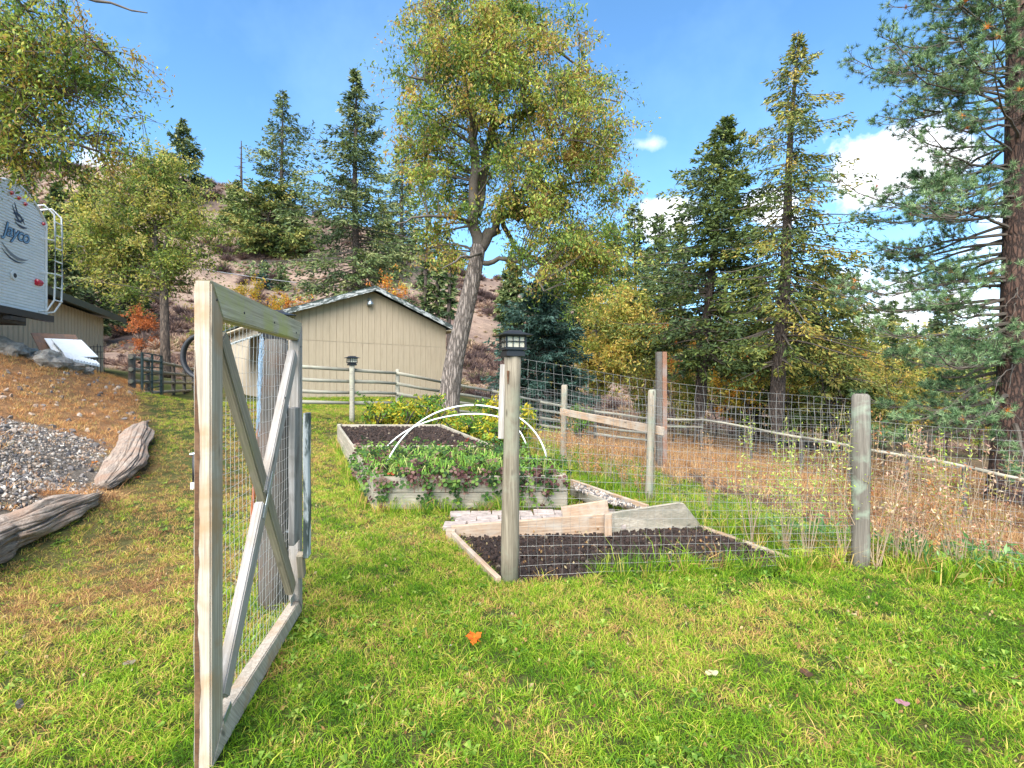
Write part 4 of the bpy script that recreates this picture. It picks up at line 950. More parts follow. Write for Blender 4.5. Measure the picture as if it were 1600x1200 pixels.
# long raised bed; plan corners
fl, fr, bl, br = (-1.62, 6.05), (.66, 6.15), (-3.70, 10.9), (-1.50, 10.9)
bb_ = Vector((-1.2, 8, 0)); bt = thing('raised_bed', bb_, 'long weathered timber raised bed with strawberries trailing over its near end', 'raised bed')
zf, zk = .405, .64
def lerp2(a, b, f): return (a[0]*(1-f)+b[0]*f, a[1]*(1-f)+b[1]*f)
H2 = .19
for k in range(2):
    board(bt, 'plank', fl, fr, zf-k*(H2+.006), zf-k*(H2+.006), H2, .045, M['bed'], k)
    for s0, s1 in ((0, .5), (.5, 1)):
        for A, B, q in ((fl, bl, 0), (fr, br, 1)):
            a, b2 = lerp2(A, B, s0+.003), lerp2(A, B, s1-.003)
            board(bt, 'plank', a, b2, zf+(zk-zf)*s0-k*(H2+.006), zf+(zk-zf)*s1-k*(H2+.006), H2, .045, M['bed'], 3+k+q*2)
    board(bt, 'plank', (bl[0]+.03, bl[1]-.02), (br[0]-.03, br[1]-.02), zk-k*(H2+.006), zk-k*(H2+.006), H2, .045, M['bed'], 8+k)
zd = zf+(zk-zf)*.46; dl, dr = lerp2(fl, bl, .46), lerp2(fr, br, .46)
board(bt, 'divider_plank', (dl[0]+.03, dl[1]), (dr[0]-.03, dr[1]), zd-.01, zd-.01, .16, .045, M['bed'], 12)
for A, z in ((fl, zf), (fr, zf), (bl, zk), (br, zk), (dl, zd), (dr, zd)):
    plank('corner_post', (A[0]+(.05 if A in (fl, bl, dl) else -.05), A[1]+(.05 if A in (fl, fr) else -.05), z-.42), (A[0]+(.05 if A in (fl, bl, dl) else -.05), A[1]+(.05 if A in (fl, fr) else -.05), z+.012), .08, .08, (1, 0, 0), M['bed'], bt, seed=14)
cs = [(dl[0]+.05, dl[1]+.04), (dr[0]-.05, dr[1]+.04), (br[0]-.05, br[1]-.06), (bl[0]+.05, bl[1]-.06)]
soil_patch(bt, cs, (zd-.05, zk-.06), bb_); o = clods(bt, cs, (zd-.045, zk-.055), 4500, .007, .03)
cs2 = [(fl[0]+.06, fl[1]+.06), (fr[0]-.06, fr[1]+.06), (dr[0]-.05, dr[1]-.05), (dl[0]+.05, dl[1]-.05)]
soil_patch(bt, cs2, (zf-.05, zd-.05), bb_); clods(bt, cs2, (zf-.045, zd-.045), 2500, .007, .028)
# hoops
for pts, z, lab in (([(602, 728), (640, 672), (690, 641), (740, 634), (790, 643), (830, 668), (854, 714)], 6.7, 'nearer white plastic hoop arching over the strawberry bed'),
                    ([(603, 700), (645, 668), (695, 652), (742, 647), (780, 653), (806, 667), (822, 694)], 7.7, 'farther and lower white plastic hoop over the strawberry bed')):
    P3 = [W(a, b2, z) for a, b2 in pts]; A = np.array([tuple(p) for p in P3]); u = np.linspace(0, 6, 60)
    # smooth arch fitted by cubic polynomials through the points
    cx_ = np.polyfit(np.arange(7), A[:, 0], 4); cz_ = np.polyfit(np.arange(7), A[:, 2], 4)
    mb = MB(); pp = np.column_stack([np.polyval(cx_, u), np.full(60, z)+.1*np.sin(u/6*np.pi), np.polyval(cz_, u)]); mb.tube(pp, .0105, 8)
    tag(mb.build('hoop', M['pvc'], loc=P3[0], smooth=True), lab, 'hoop', 'white hoops over the raised bed')
# low bed in front, behind the lantern post
lb = Vector((1, 4.7, 0)); lt = thing('low_bed', lb, 'low bed of bare dark soil edged with reddish cedar boards behind the wire fence', 'garden bed')
a, b2, c2, d2 = [Vector((*p, 0)) for p in BED2]
board(lt, 'edge_board', a, b2, .045, .055, .14, .045, M['bed_new'], 1)
m1_ = W(946, 803, 5.22); zl = .06
j0 = (m1_.x, m1_.y)
board(lt, 'back_board', (b2.x+.02, b2.y), (j0[0], j0[1]+.02), .09, m1_.z, .20, .045, M['bed_new'], 2)
P1 = W(1066, 785, 5.32)
bm = bmesh.new(); pr = [W(948, 803, 5.24), W(1060, 786, 5.36), W(1069, 787, 5.38), W(1094, 819, 5.46), W(1090, 826, 5.46), W(948, 842, 5.24)]
vs = [bm.verts.new(p) for p in pr]+[bm.verts.new(p+Vector((0, .05, 0))) for p in pr]
bm.faces.new(vs[:6][::-1]); bm.faces.new(vs[6:])
for i in range(6): bm.faces.new((vs[i], vs[(i+1) % 6], vs[(i+1) % 6+6], vs[i+6]))
bmesh.ops.recalc_face_normals(bm, faces=bm.faces[:]); bmesh.ops.bevel(bm, geom=bm.edges[:], offset=.004, segments=1, affect='EDGES')
for v in bm.verts: v.co -= lb
me = bpy.data.meshes.new('back_board'); bm.to_mesh(me); bm.free(); o = link('back_board', me, M['bed'], lt, lb); o['label'] = 'grey board cut off at a slant'
plank('joint_block', W(950, 838, 5.15), W(950, 803, 5.15), .075, .05, (1, 0, 0), M['bed_new'], lt, seed=5)
plank('joint_block', (-.60, 5.02, -.05), (-.60, 5.02, .075), .09, .06, (1, 0, 0), M['bed_new'], lt, seed=5)
e1, e2 = W(1094, 820, 5.46), W(1275, 884, 4.28)
board(lt, 'edge_board', e1, e2, e1.z, e2.z+.0, .13, .045, M['bed_new'], 6)
cs3 = [(a.x+.03, a.y+.02), (d2.x-.05, d2.y+.02), (c2.x-.02, c2.y-.03), (b2.x+.04, b2.y-.03)]
soil_patch(lt, cs3, (-.06, -.045), lb, 40, .03); clods(lt, cs3, (-.05, -.035), 9000, .005, .024)
# paver strip between the two beds
pv = thing('paver_path', (0, 5.6, 0), 'strip of pale pinkish paving slabs between the beds', 'paving')
cnt = 0
for r_ in range(3):
    for k in range(9):
        x = -.58+k*.235+(r_ % 2)*.09+rng.normal()*.006; y = 5.34+r_*.215
        if x > 1.15: continue
        mb = MB(); mb.box((0, 0, 0), (.228, .207, .05)); me = plank_mesh(.228, .207, .05, bev=.006, seg=2, seed=20+(k+r_) % 3)
        m = Matrix.Rotation(.06+rng.normal()*.03, 4, 'Z')@Matrix.Rotation(rng.normal()*.02, 4, 'X'); m.translation = Vector((x, y+.03*x, .028+rng.normal()*.006)); link('paving_slab', me, M['paver'], pv, mat4=m)
# stepped edging with gravel right of the long bed
ed = thing('gravel_bed_edging', (1.2, 6.2, 0), 'cedar boards edging a wedge of gravel right of the long bed', 'edging')
def bd(p, q, h, mat, seed=0): plank('edge_board', p-Vector((0, 0, h/2)), q-Vector((0, 0, h/2)), h, .045, (0, 0, 1), mat, ed, seed=seed)
bd(W(893, 749, 7.1), W(1012, 789, 5.75), .13, M['bed_new'], 1)
bd(W(878, 792, 5.6), W(950, 781, 5.6), .15, M['bed_new'], 2)
bd(W(893, 759, 6.9), W(945, 781, 5.75), .12, M['bed'], 3)
# ------------------------------------------------------------------ logs, rocks, scrap on the bank
def log(px, rad, label, seed, flat=.8):
    """px: list of (px, py of the axis, depth); rad: radii"""
    P = np.array([tuple(W(*p)) for p in px]); n = len(P); u = np.linspace(0, n-1, 40)
    Q = np.stack([np.interp(u, np.arange(n), P[:, i]) for i in range(3)], -1); R = np.interp(u, np.arange(n), rad)
    k = 150; V = []; T = unit(np.gradient(Q, axis=0)); A = unit(np.cross(T, np.array([0, 0, 1.]))); B = np.cross(T, A)
    for i in range(40):
        for j in range(k):
            th = j/k*2*np.pi; d = A[i]*math.cos(th)+B[i]*math.sin(th)
            groove = .22*max(0, math.sin(th*6+i*.05+seed+1.5*math.sin(i*.11+th)+1.5*mnoise.noise(Vector((i*.1, th*.5, seed)))))**26+.12*max(0, math.sin(th*17+i*.04+seed*2+1.4*math.sin(i*.17)))**14+.07*mnoise.noise(Vector((math.cos(th)*3, math.sin(th)*3, i*.3+seed)))*2+.16*mnoise.noise(Vector((math.cos(th)*1.5, math.sin(th)*1.5, i*.13+seed)))*2
            V.append(Q[i]+d*R[i]*(1-groove*1.2)*np.array((1, 1, flat)))
    V = np.array(V); idx = np.arange(40*k).reshape(40, k); q = np.stack([idx[:-1], np.roll(idx[:-1], -1, 1), np.roll(idx[1:], -1, 1), idx[1:]], -1).reshape(-1, 4)
    base = Vector(tuple(P[n//2])); ctr = Q.mean(0); X = Vector(tuple(Q[-1]-Q[0])).normalized()
    rot = X.to_track_quat('X', 'Z').to_matrix(); Vl = (V-np.array(base))@np.array(rot)
    mb = MB(); mb.add(np.vstack([Vl, ((Q[0]-np.array(base))@np.array(rot))[None], ((Q[-1]-np.array(base))@np.array(rot))[None]]), q); mb.F3.append(np.array([(40*k, (j+1) % k, j) for j in range(k)]+[(40*k+1, 39*k+j, 39*k+(j+1) % k) for j in range(k)]))
    me = mb.mesh('log'); m = rot.to_4x4(); m.translation = base; o = link('log', me, M['log'], None, mat4=m)
    me.polygons.foreach_set('use_smooth', np.ones(len(me.polygons), bool)); tag(o, label, 'log', 'weathered logs along the gravel bank'); return o
def logp(bot, rad, label, seed, flat=.8):
    pts = []
    for (x, y), r_ in zip(bot, rad):
        g_ = G(x, y); q = g_+Vector((-.35*r_, .1*r_, r_*.62)); z = q.y; pts.append((800+q.x/z*F, 600-(q.z-CAMH)/z*F, z))
    return log(pts, rad, label, seed, flat)
logp([(-190, 960), (-90, 912), (0, 868), (50, 846), (100, 818), (135, 795), (160, 776)], [.25, .25, .23, .20, .17, .11, .04], 'long grey weathered log lying at the left edge of the lawn', 1.0)
logp([(163, 768), (184, 758), (203, 738), (212, 712), (222, 688), (224, 672)], [.09, .19, .23, .21, .22, .13], 'broad flat silvery driftwood log above the gravel corner', 4.0, .55)
logp([(205, 683), (220, 668), (234, 659)], [.06, .06, .03], 'thin brown branch lying past the driftwood log', 7.0)
stm, t_, bq, o_ = newmat('grey_rock_surface'); nn = noise(t_, coords(t_, (1, 1, 1)), 3, 8, .7); L(t_, ramp(t_, nn, [(.3, (.17, .14, .115)), (.55, (.36, .31, .26)), (.75, (.55, .50, .43))]), bq.inputs['Base Color']); bq.inputs['Roughness'].default_value = .9; bump(t_, nn, bq, .8, .05); M['rock'] = stm
rks = [(10, 546, 13, .42, 'large slanted pale rock under the trailer bumper'), (34, 556, 13.2, .28, 'rounded grey rock beside the slanted pale one'), (52, 556, 13.6, .24, 'small grey rock in the middle of the bank-top row'),
       (66, 557, 13.4, .26, 'pale blue grey rock left of the brown boulder'), (82, 552, 13.2, .42, 'tall brownish boulder before the leaning sheets'), (100, 562, 13.6, .22, 'small rock right of the brown boulder'),
       (118, 566, 13.8, .22, 'low whitish rock near the grass patch'), (136, 571, 14.2, .2, 'last small rock at the right end of the row')]
for i, (x, y, z, s, lab) in enumerate(rks):
    g_ = GZ(x, z); c_ = W(x, y, z); me = stone('rock', i+3, .75, 3); m = Matrix.Rotation(i*1.3, 4, 'Z')@Matrix.Scale(s*.8, 4); m.translation = Vector((c_.x, c_.y, g_.z+s*.38)); o = link('rock', me, M['rock'], None, mat4=m); tag(o, lab, 'rock', 'rocks along the top of the bank')
# leaning sheets and slatted rack
for (p, q, w_, mt, lab) in (((84, 522, 16.4), (108, 566, 15.6), 1.1, 'board_brown', 'brown plywood board leaning on the tan barn'), ((92, 530, 16.1), (112, 560, 15.4), .7, 'white', 'white sheet leaning in front of the brown board, left one'), ((104, 531, 16.0), (130, 558, 15.4), .75, 'white', 'white sheet leaning in front of the brown board, right one')):
    A = W(*p); B = W(*q); o = plank('leaning_sheet', A, B, w_, .03, (.6, .8, 0), M[mt], None, seed=int(w_*10)); tag(o, lab, 'sheet', 'sheets leaning by the barn')
rk = W(125, 560, 15); t = thing('slatted_rack', rk, 'white slatted rack lying before the leaning sheets', 'rack')
A, B, A2, B2 = W(98, 552, 15.0), W(150, 566, 15.6), W(104, 562, 14.6), W(156, 572, 15.2)
for p, q in ((A, B), (A2, B2)): plank('rack_rail', p, q, .05, .04, (0, 0, 1), M['white'], t, seed=1)
for k in range(11): f = (k+.5)/11; plank('slat', A.lerp(B, f)+Vector((0, 0, .04)), A2.lerp(B2, f)+Vector((0, 0, .04)), .07, .02, (1, 0, 0), M['white'], t, seed=2)
tr = GZ(152, 19.5); t = thing('trellis', tr, 'small dark scrolled trellis standing by the barn corner', 'trellis'); mb = MB()
c0 = W(152, 548, 19.5)
for k in range(5): x = (k-2)*.13; mb.tube([(c0.x+x, c0.y, tr.z), (c0.x+x, c0.y, c0.z+.25-.05*abs(k-2))], .012, 5)
for z in (-.3, -.05, .15): mb.tube([(c0.x-.3, c0.y, c0.z+z), (c0.x+.3, c0.y, c0.z+z)], .012, 5)
mb.build('lattice', M['black'], t, tr)

# ------------------------------------------------------------------ trees
SPR = [lin(c) for c in ((48, 62, 40), (68, 86, 52), (94, 110, 66), (122, 134, 82), (150, 152, 102))]
SPRB = [lin(c) for c in ((32, 52, 46), (48, 72, 62), (68, 96, 84), (96, 124, 110))]
FIR = [lin(c) for c in ((54, 70, 36), (76, 94, 46), (104, 116, 58), (132, 136, 70), (148, 136, 72))]
LAR = [lin(c) for c in ((60, 76, 38), (88, 104, 50), (118, 126, 60), (148, 144, 70), (168, 144, 70))]
PON = [lin(c) for c in ((58, 84, 56), (84, 114, 74), (112, 142, 96), (144, 168, 118), (168, 186, 138))]
WAL = [lin(c) for c in ((80, 104, 48), (108, 132, 58), (134, 152, 66), (156, 166, 80), (176, 168, 78), (160, 130, 76))]
YEL = [lin(c) for c in ((150, 140, 50), (190, 160, 54), (214, 170, 60), (200, 128, 54))]
YG = [lin(c) for c in ((122, 134, 62), (154, 158, 76), (190, 182, 94), (204, 172, 92))]
ORA = [lin(c) for c in ((190, 120, 50), (214, 140, 60), (176, 92, 44))]
def hb(px, z): return GZ(px, z)
def con(px, z, topy, hw, pal, label, name='conifer', topx=None, **k):
    b = GZ(px, z); h = W(px, topy, z).z-b.z; lx = 0 if topx is None else (topx-px)/F*z
    return conifer(name, b, h, hw/F*z, pal, label, lean=(lx, 0), **k)
def conp(px, py, topy, hw, pal, label, **k):
    b = G(px, py); return con(px, b.y, topy, hw, pal, label, **k)
gh = 'conifers on the hillside'
con(556, 44, 108, 128, SPR, 'big full spruce with greyish needles rising behind the tan shed', 'spruce_tree', nbr=430, per=120, ln=.36, w=.11, start=.10, droop=.3, prof=.9, seed=11, irregular=.6, gap=.08)
conp(441, 385, 142, 72, SPR, 'tall fir with sparse upper crown on the hill skyline left of centre', group=gh, nbr=210, per=75, ln=.5, w=.18, start=.25, seed=12, gap=.2, prof=.7, irregular=.7)
conp(420, 398, 285, 72, FIR, 'bushy round pine below the tall sparse hillside fir', name='pine_tree', group=gh, nbr=260, per=80, ln=.5, w=.2, start=.03, seed=13, prof=.45)
conp(455, 392, 315, 40, SPR, 'small dark pine right of the bushy round one', name='pine_tree', group=gh, nbr=150, per=70, ln=.5, w=.2, start=.03, seed=113, prof=.45)
conp(370, 352, 282, 26, SPR, 'dark fir beside the dead snag on the hill', group=gh, nbr=120, per=60, ln=.55, w=.2, start=.02, seed=14)
conp(286, 320, 187, 50, SPR, 'pointed fir rising behind the leafy tree at the upper left', group=gh, nbr=170, per=70, ln=.6, w=.2, start=.1, seed=15, prof=.9)
conp(628, 428, 215, 60, SPR, 'slim fir right of the big spruce, half behind the central tree', group=gh, nbr=200, per=65, ln=.5, w=.18, start=.15, seed=16)
conp(600, 440, 320, 44, FIR, 'low olive fir between the big spruce and the central tree', group=gh, nbr=160, per=70, ln=.45, w=.17, start=.05, seed=17)
for i, (x, y, ty, hw) in enumerate(((666, 398, 330, 13), (684, 404, 338, 12), (702, 410, 346, 15))):
    conp(x, y, ty, hw, SPR, 'slim skyline fir seen through the central tree, %s' % ('left of three', 'middle of three', 'right of three')[i], group=gh, nbr=60, per=30, ln=.5, w=.16, start=.4, seed=18+i)
conp(414, 452, 406, 13, SPRB, 'young blue green fir on the slope, left of the pair', group=gh, nbr=70, per=45, ln=.3, w=.12, start=.03, seed=22)
conp(440, 452, 412, 15, SPR, 'young fir on the slope, right of the pair', group=gh, nbr=70, per=45, ln=.3, w=.12, start=.03, seed=23)
for i, (px, z, ty, hw) in enumerate(((140, 46, 262, 62), (88, 42, 285, 55), (190, 52, 300, 50), (30, 44, 230, 60))):
    con(px, z, ty, hw, SPR, ('dark fir behind the trailer ladder', 'dark fir whose trunk shows between trailer and barn', 'dark fir behind the left leafy tree, rightmost there', 'dark fir behind the trailer roof')[i], 'fir_tree', group='dark firs behind the barn', nbr=220, per=85, ln=.36, w=.13, start=.3 if i == 1 else .1, seed=30+i)
s_ = G(377, 345); mb = MB(); hh = W(377, 220, s_.y).z-s_.z; mb.tube([s_+Vector((0, 0, hh*f)) for f in np.linspace(-.02, 1, 8)], [.30*(1-f)+.07 for f in np.linspace(0, 1, 8)], 7)
for i in range(26):
    f = rng.uniform(.25, .95); a = rng.uniform(0, 6.28); p = s_+Vector((0, 0, hh*f)); l = (1.1-f)*2.6*rng.uniform(.4, 1); mb.tube([p, p+Vector((math.cos(a)*l, math.sin(a)*l, l*.12))], [.07, .03], 4)
tag(mb.build('dead_tree', M['bark_dark'], loc=s_), 'bare dead snag standing on the hillside skyline', 'tree')
# dark spruce and distant firs right of centre
con(848, 21.5, 428, 82, SPRB, 'dark blue green spruce just right of the lantern post', 'spruce_tree', nbr=330, per=110, ln=.19, w=.06, start=.12, droop=.32, prof=.5, seed=40)
gd = 'firs on the ridge right of the central tree'
for i, (x, z, ty, hw, lab) in enumerate(((955, 64, 348, 50, 'leftmost ridge fir right of the central tree'), (992, 68, 318, 50, 'tallest ridge fir right of the central tree'), (1030, 60, 334, 46, 'ridge fir just left of the leaning dark fir'), (905, 66, 360, 50, 'ridge fir half hidden by the central crown'), (1062, 72, 345, 46, 'ridge fir directly behind the leaning dark fir'), (860, 62, 390, 48, 'ridge fir above the dark blue spruce'), (800, 66, 400, 30, 'ridge fir behind the central trunk fork'))):
    con(x, z, ty, hw, SPR, lab, 'fir_tree', group=gd, nbr=180, per=75, ln=.5, w=.18, start=.08, seed=50+i, prof=.6)
con(1092, 23.5, 182, 122, SPR[:3]+FIR[1:4], 'dense dark fir with leaning trunk, left of the airy larch-like one', 'fir_tree', topx=1136, nbr=430, per=125, ln=.22, w=.075, start=.24, droop=.3, prof=.66, seed=60, irregular=.85, gap=.12)
con(1212, 20.5, 50, 136, LAR, 'tall airy yellowing fir with its bare trunk showing', 'fir_tree', topx=1248, nbr=330, per=115, ln=.17, w=.055, start=.22, droop=.5, prof=.7, gap=.2, seed=61, irregular=.8)
con(1290, 27, 405, 88, FIR, 'low broad fir right of the tall airy fir', 'fir_tree', nbr=250, per=90, ln=.26, w=.09, start=.15, droop=.45, prof=.5, seed=62, irregular=.6)
con(1185, 29, 420, 70, FIR, 'low fir behind the tall airy fir', 'fir_tree', nbr=200, per=80, ln=.26, w=.09, start=.1, droop=.4, seed=63)
con(1395, 44, 470, 60, SPR, 'dark distant fir behind the pine branches, left', 'fir_tree', nbr=160, per=70, ln=.35, w=.12, start=.05, seed=64)
con(1480, 40, 455, 66, SPR, 'dark distant fir behind the pine branches, right', 'fir_tree', nbr=160, per=70, ln=.35, w=.12, start=.05, seed=65)

# ponderosa pine
def ponderosa():
    b = GZ(1572, 14.3); z = 14.3; t = thing('ponderosa_pine', b, 'big long-needled pine with dark red trunk at the right edge', 'tree')
    top = W(1600, -260, z); B = np.array(b); T = np.array(top)
    def ax(f): return B+(T-B)*f+np.array([math.sin(f*5)*.12, 0, 0])
    tb = MB(); fs = np.linspace(-.01, 1, 22); tb.tube([ax(f) for f in fs], [.35*(1-max(f, 0))**.5+.04+.12*math.exp(-max(f, 0)*25) for f in fs], 14); tb.build('trunk', M['bark_red'], t, b, smooth=True)
    bb = MB(); nb = MB(); Ht = T[2]-B[2]
    def tuft(p, d, n=34, ln=.17, c=None):
        d = np.asarray(d, float); D = unit(rng.normal(size=(n, 3))*.62+unit(d)*.75); P0 = np.repeat(p[None], n, 0)+rng.normal(size=(n, 3))*.012
        f = rng.uniform(); col = pick(PON, n, .2, np.clip(f*.8+rng.normal(size=n)*.15, 0, .999)) if c is None else pick(c, n)
        add_needles(nb, P0, D, rng.uniform(.6, 1.15, n)*ln, .012, col)
    for i in range(150):
        f = .12+.86*(i+rng.uniform())/150; th = rng.uniform(0, 2*np.pi)
        if i % 3: th = math.pi+rng.normal()*.7           # most boughs reach out over the pasture
        sz = (W(0, 0, z).z); bl = (4.4*(1-abs(f-.42)*.6))*rng.uniform(.5, 1.1); bl = max(bl, .8)
        out = np.array([math.cos(th), math.sin(th), 0]); u = np.linspace(0, 1, 9); el = .10+.5*(f-.4)+rng.normal()*.15
        bow = .55*(.7 if f > .6 else 1)
        C0 = ax(f)+out*bl*u[:, None]+np.array([0, 0, 1.])*(bl*(el*u-bow*u**2*.9+bow*.85*u**4))[:, None]+np.cumsum(rng.normal(size=(9, 3))*.03*bl/3, 0)
        bb.tube(C0, np.linspace(.055*(1.15-f)+.012, .010, 9), 5, cap=False)
        side = np.array([-out[1], out[0], 0])
        ntw = int(15*bl/3.4)+4
        for k in range(ntw):
            uu = rng.uniform(.22, 1); p = np.array([np.interp(uu, u, C0[:, m]) for m in range(3)]); sgn = rng.choice((-1, 1)); l = (.35+.75*(1-uu))*bl*.32*rng.uniform(.5, 1.2)
            dr = out*rng.uniform(.4, 1)+side*sgn*rng.uniform(.3, 1.1); dr /= np.linalg.norm(dr); v = np.linspace(0, 1, 6)
            Tw = p+dr*l*v[:, None]+np.array([0, 0, 1.])*(l*(-.28*v+.55*v**2.2+rng.normal()*.15*v))[:, None]
            bb.tube(Tw, np.linspace(.012, .006, 6), 3, cap=False)
            tuft(Tw[-1], Tw[-1]-Tw[-2]+np.array([0, 0, .03]))
            for m in range(3):
                q = rng.uniform(.45, .95); pp = np.array([np.interp(q, v, Tw[:, j]) for j in range(3)]); dd = dr+rng.normal(size=3)*.6+np.array([0, 0, .4]); e = pp+unit(dd)*rng.uniform(.08, .28)
                bb.tube([pp, e], [.007, .005], 3, cap=False); tuft(e, dd, 28, .16, ORA if rng.uniform() < .012 else None)
        tuft(C0[-1], C0[-1]-C0[-2], 40)
    for i in range(30):   # dead lower twigs
        f = rng.uniform(.10, .38); th = math.pi+rng.normal()*1.0; l = rng.uniform(1, 2.8); o_ = np.array([math.cos(th), math.sin(th), -.12]); p = ax(f); u = np.linspace(0, 1, 6)[:, None]
        bb.tube(p+o_*l*u+np.array([0, 0, -.25])*u**2*l+np.cumsum(rng.normal(size=(6, 3))*.05, 0), np.linspace(.022, .005, 6), 4, cap=False)
    bb.build('boughs', M['branch'], t, b); nb.build('crown', M['needle'], t, b)
ponderosa()

# central walnut-like tree
z = 14.3
def w_(x, y, dz=0): return W(x, y, z+dz)
bT = GZ(698, z)
limbs = [([bT-Vector((0, 0, .2)), w_(701, 630), w_(708, 570), w_(724, 500), w_(740, 430), w_(748, 384)], .31, .20),
 ([w_(748, 390), w_(745, 335, -.1), w_(741, 270, -.2), w_(739, 212, -.3), w_(734, 155, -.3), w_(718, 92, -.4), w_(705, 20, -.4), w_(700, -60, -.4)], .17, .03),
 ([w_(750, 388), w_(770, 350, .2), w_(784, 335, .3), w_(800, 330, .3), w_(812, 340, .4), w_(826, 328, .5), w_(860, 300, .6)], .19, .03),
 ([w_(745, 335, .1), w_(756, 260, .3), w_(766, 202, .4), w_(778, 139, .5), w_(785, 101, .5), w_(829, 82, .6), w_(864, 73, .7), w_(905, 105, .8)], .14, .03),
 ([w_(785, 101, .5), w_(790, 40, .4), w_(800, -40, .4)], .07, .02),
 ([w_(737, 180, -.3), w_(712, 161, -.6), w_(674, 130, -.9), w_(640, 120, -1.2)], .07, .02),
 ([w_(756, 411), w_(778, 377+25, -.3), w_(805, 405, -.6), w_(829, 424, -.9), w_(850, 455, -1.1)], .08, .02),
 ([w_(784, 335, .3), w_(800, 390, .8), w_(840, 405, 1.2), w_(890, 410, 1.6), w_(925, 440, 1.9)], .08, .02),
 ([w_(741, 270, -.2), w_(700, 250, .6), w_(650, 240, 1.2), w_(615, 260, 1.5)], .07, .02),
 ([w_(756, 260, .3), w_(820, 220, -.4), w_(880, 215, -1.0), w_(940, 230, -1.4)], .08, .02),
 ([w_(860, 300, .6), w_(910, 280, .6), w_(960, 290, .5)], .05, .015),
 ([w_(766, 202, .4), w_(840, 160, 1.0), w_(920, 150, 1.4), w_(970, 160, 1.5)], .07, .02),
 ([w_(746, 350), w_(700, 340, -.7), w_(655, 335, -1.2), w_(620, 350, -1.4)], .06, .015),
 ([w_(752, 395), w_(742, 430-30, -1), w_(720, 400, -1.6), w_(690, 420, -2)], .05, .015)]
def el(x, y, rx, ry, dz=0, rd=2.2): return (tuple(w_(x, y, dz)), (rx/F*z, rd, ry/F*z))
broadleaf('broadleaf_tree', bT, limbs, [el(790, 190, 190, 170, 0, 2.7), el(880, 330, 105, 130, 0, 2.2), el(675, 320, 72, 105, 0, 1.9), el(770, 40, 150, 110, 0, 2.4), el(905, 430, 82, 62, 0, 1.9), el(960, 350, 50, 80, 0, 1.4), el(660, 170, 62, 90, 0, 1.6), el(940, 190, 62, 100, 0, 1.4)],
          470, 270, .095, WAL, 'tall leaning grey-barked tree with airy olive crown in the centre', stringy=1.1, cl=.42, asp=.40, droop=.9)
# overhanging tree at upper left
z = 9.5; b = GZ(-190, 9.5)
limbs = [([b, w_(-185, 500), w_(-170, 300)], .3, .22), ([w_(-170, 300), w_(-80, 260), w_(0, 236), w_(50, 222), w_(95, 214), w_(150, 235)], .10, .02), ([w_(-170, 300), w_(-110, 150), w_(-20, 80), w_(80, 60), w_(160, 80)], .12, .02),
         ([w_(-20, 80), w_(60, -20), w_(150, 0), w_(230, 20)], .06, .01), ([w_(-110, 150), w_(0, 150), w_(100, 140), w_(170, 170)], .06, .01)]
broadleaf('overhanging_tree', b, limbs, [el(30, 120, 140, 130, 0, 1.8), el(100, 70, 105, 75, 0, 1.5), el(-120, 120, 140, 150, 0, 2), el(60, 240, 130, 40, 0, 1.4), el(185, 190, 45, 60, 0, 1.0)],
          330, 170, .075, WAL, 'leafy tree overhanging the upper left corner above the trailer', stringy=1.4, cl=.36, asp=.42, droop=1.0)
# locust tree left of the gate
z = 29; b = GZ(259, 29)
limbs = [([b, w_(258, 540), w_(257, 480), w_(255, 440)], .24, .20), ([w_(255, 440), w_(245, 400), w_(240, 330), w_(235, 270)], .15, .03), ([w_(256, 440), w_(275, 400), w_(300, 390), w_(325, 380)], .10, .03),
         ([w_(255, 440), w_(210, 410), w_(160, 385), w_(120, 370)], .12, .03), ([w_(250, 420), w_(270, 340), w_(265, 280)], .10, .02)]
broadleaf('locust_tree', b, limbs, [el(235, 330, 88, 95, 0, 3), el(140, 385, 52, 58, 0, 2.5), el(300, 385, 46, 62, 0, 2.2), el(245, 265, 50, 40, 0, 2), el(180, 350, 70, 70, 0, 2.4), el(230, 430, 100, 38, 0, 2.4)],
          300, 150, .17, [lin(c) for c in ((84, 104, 48), (112, 128, 58), (138, 148, 70), (160, 160, 82), (176, 162, 90))], 'round olive-green tree behind the corral fence at the left', stringy=.5, cl=.65, tw=.02, mat_bark='bark_locust')
# yellow-green tree right of the dark spruce
z = 25
b = GZ(935, 25)
limbs = [([b, w_(935, 600), w_(938, 560)], .13, .09), ([w_(938, 560), w_(930, 520), w_(940, 470)], .07, .02), ([w_(938, 570), w_(965, 530), w_(985, 480)], .07, .02), ([w_(938, 580), w_(915, 545), w_(905, 500)], .05, .02)]
broadleaf('autumn_tree', b, limbs, [el(955, 530, 62, 88, 0, 2.2), el(985, 490, 48, 50, 0, 1.8), el(930, 575, 60, 45, 0, 1.8)], 190, 150, .15, YG, 'yellow-green autumn tree right of the dark blue spruce', cl=.5, tw=.015)
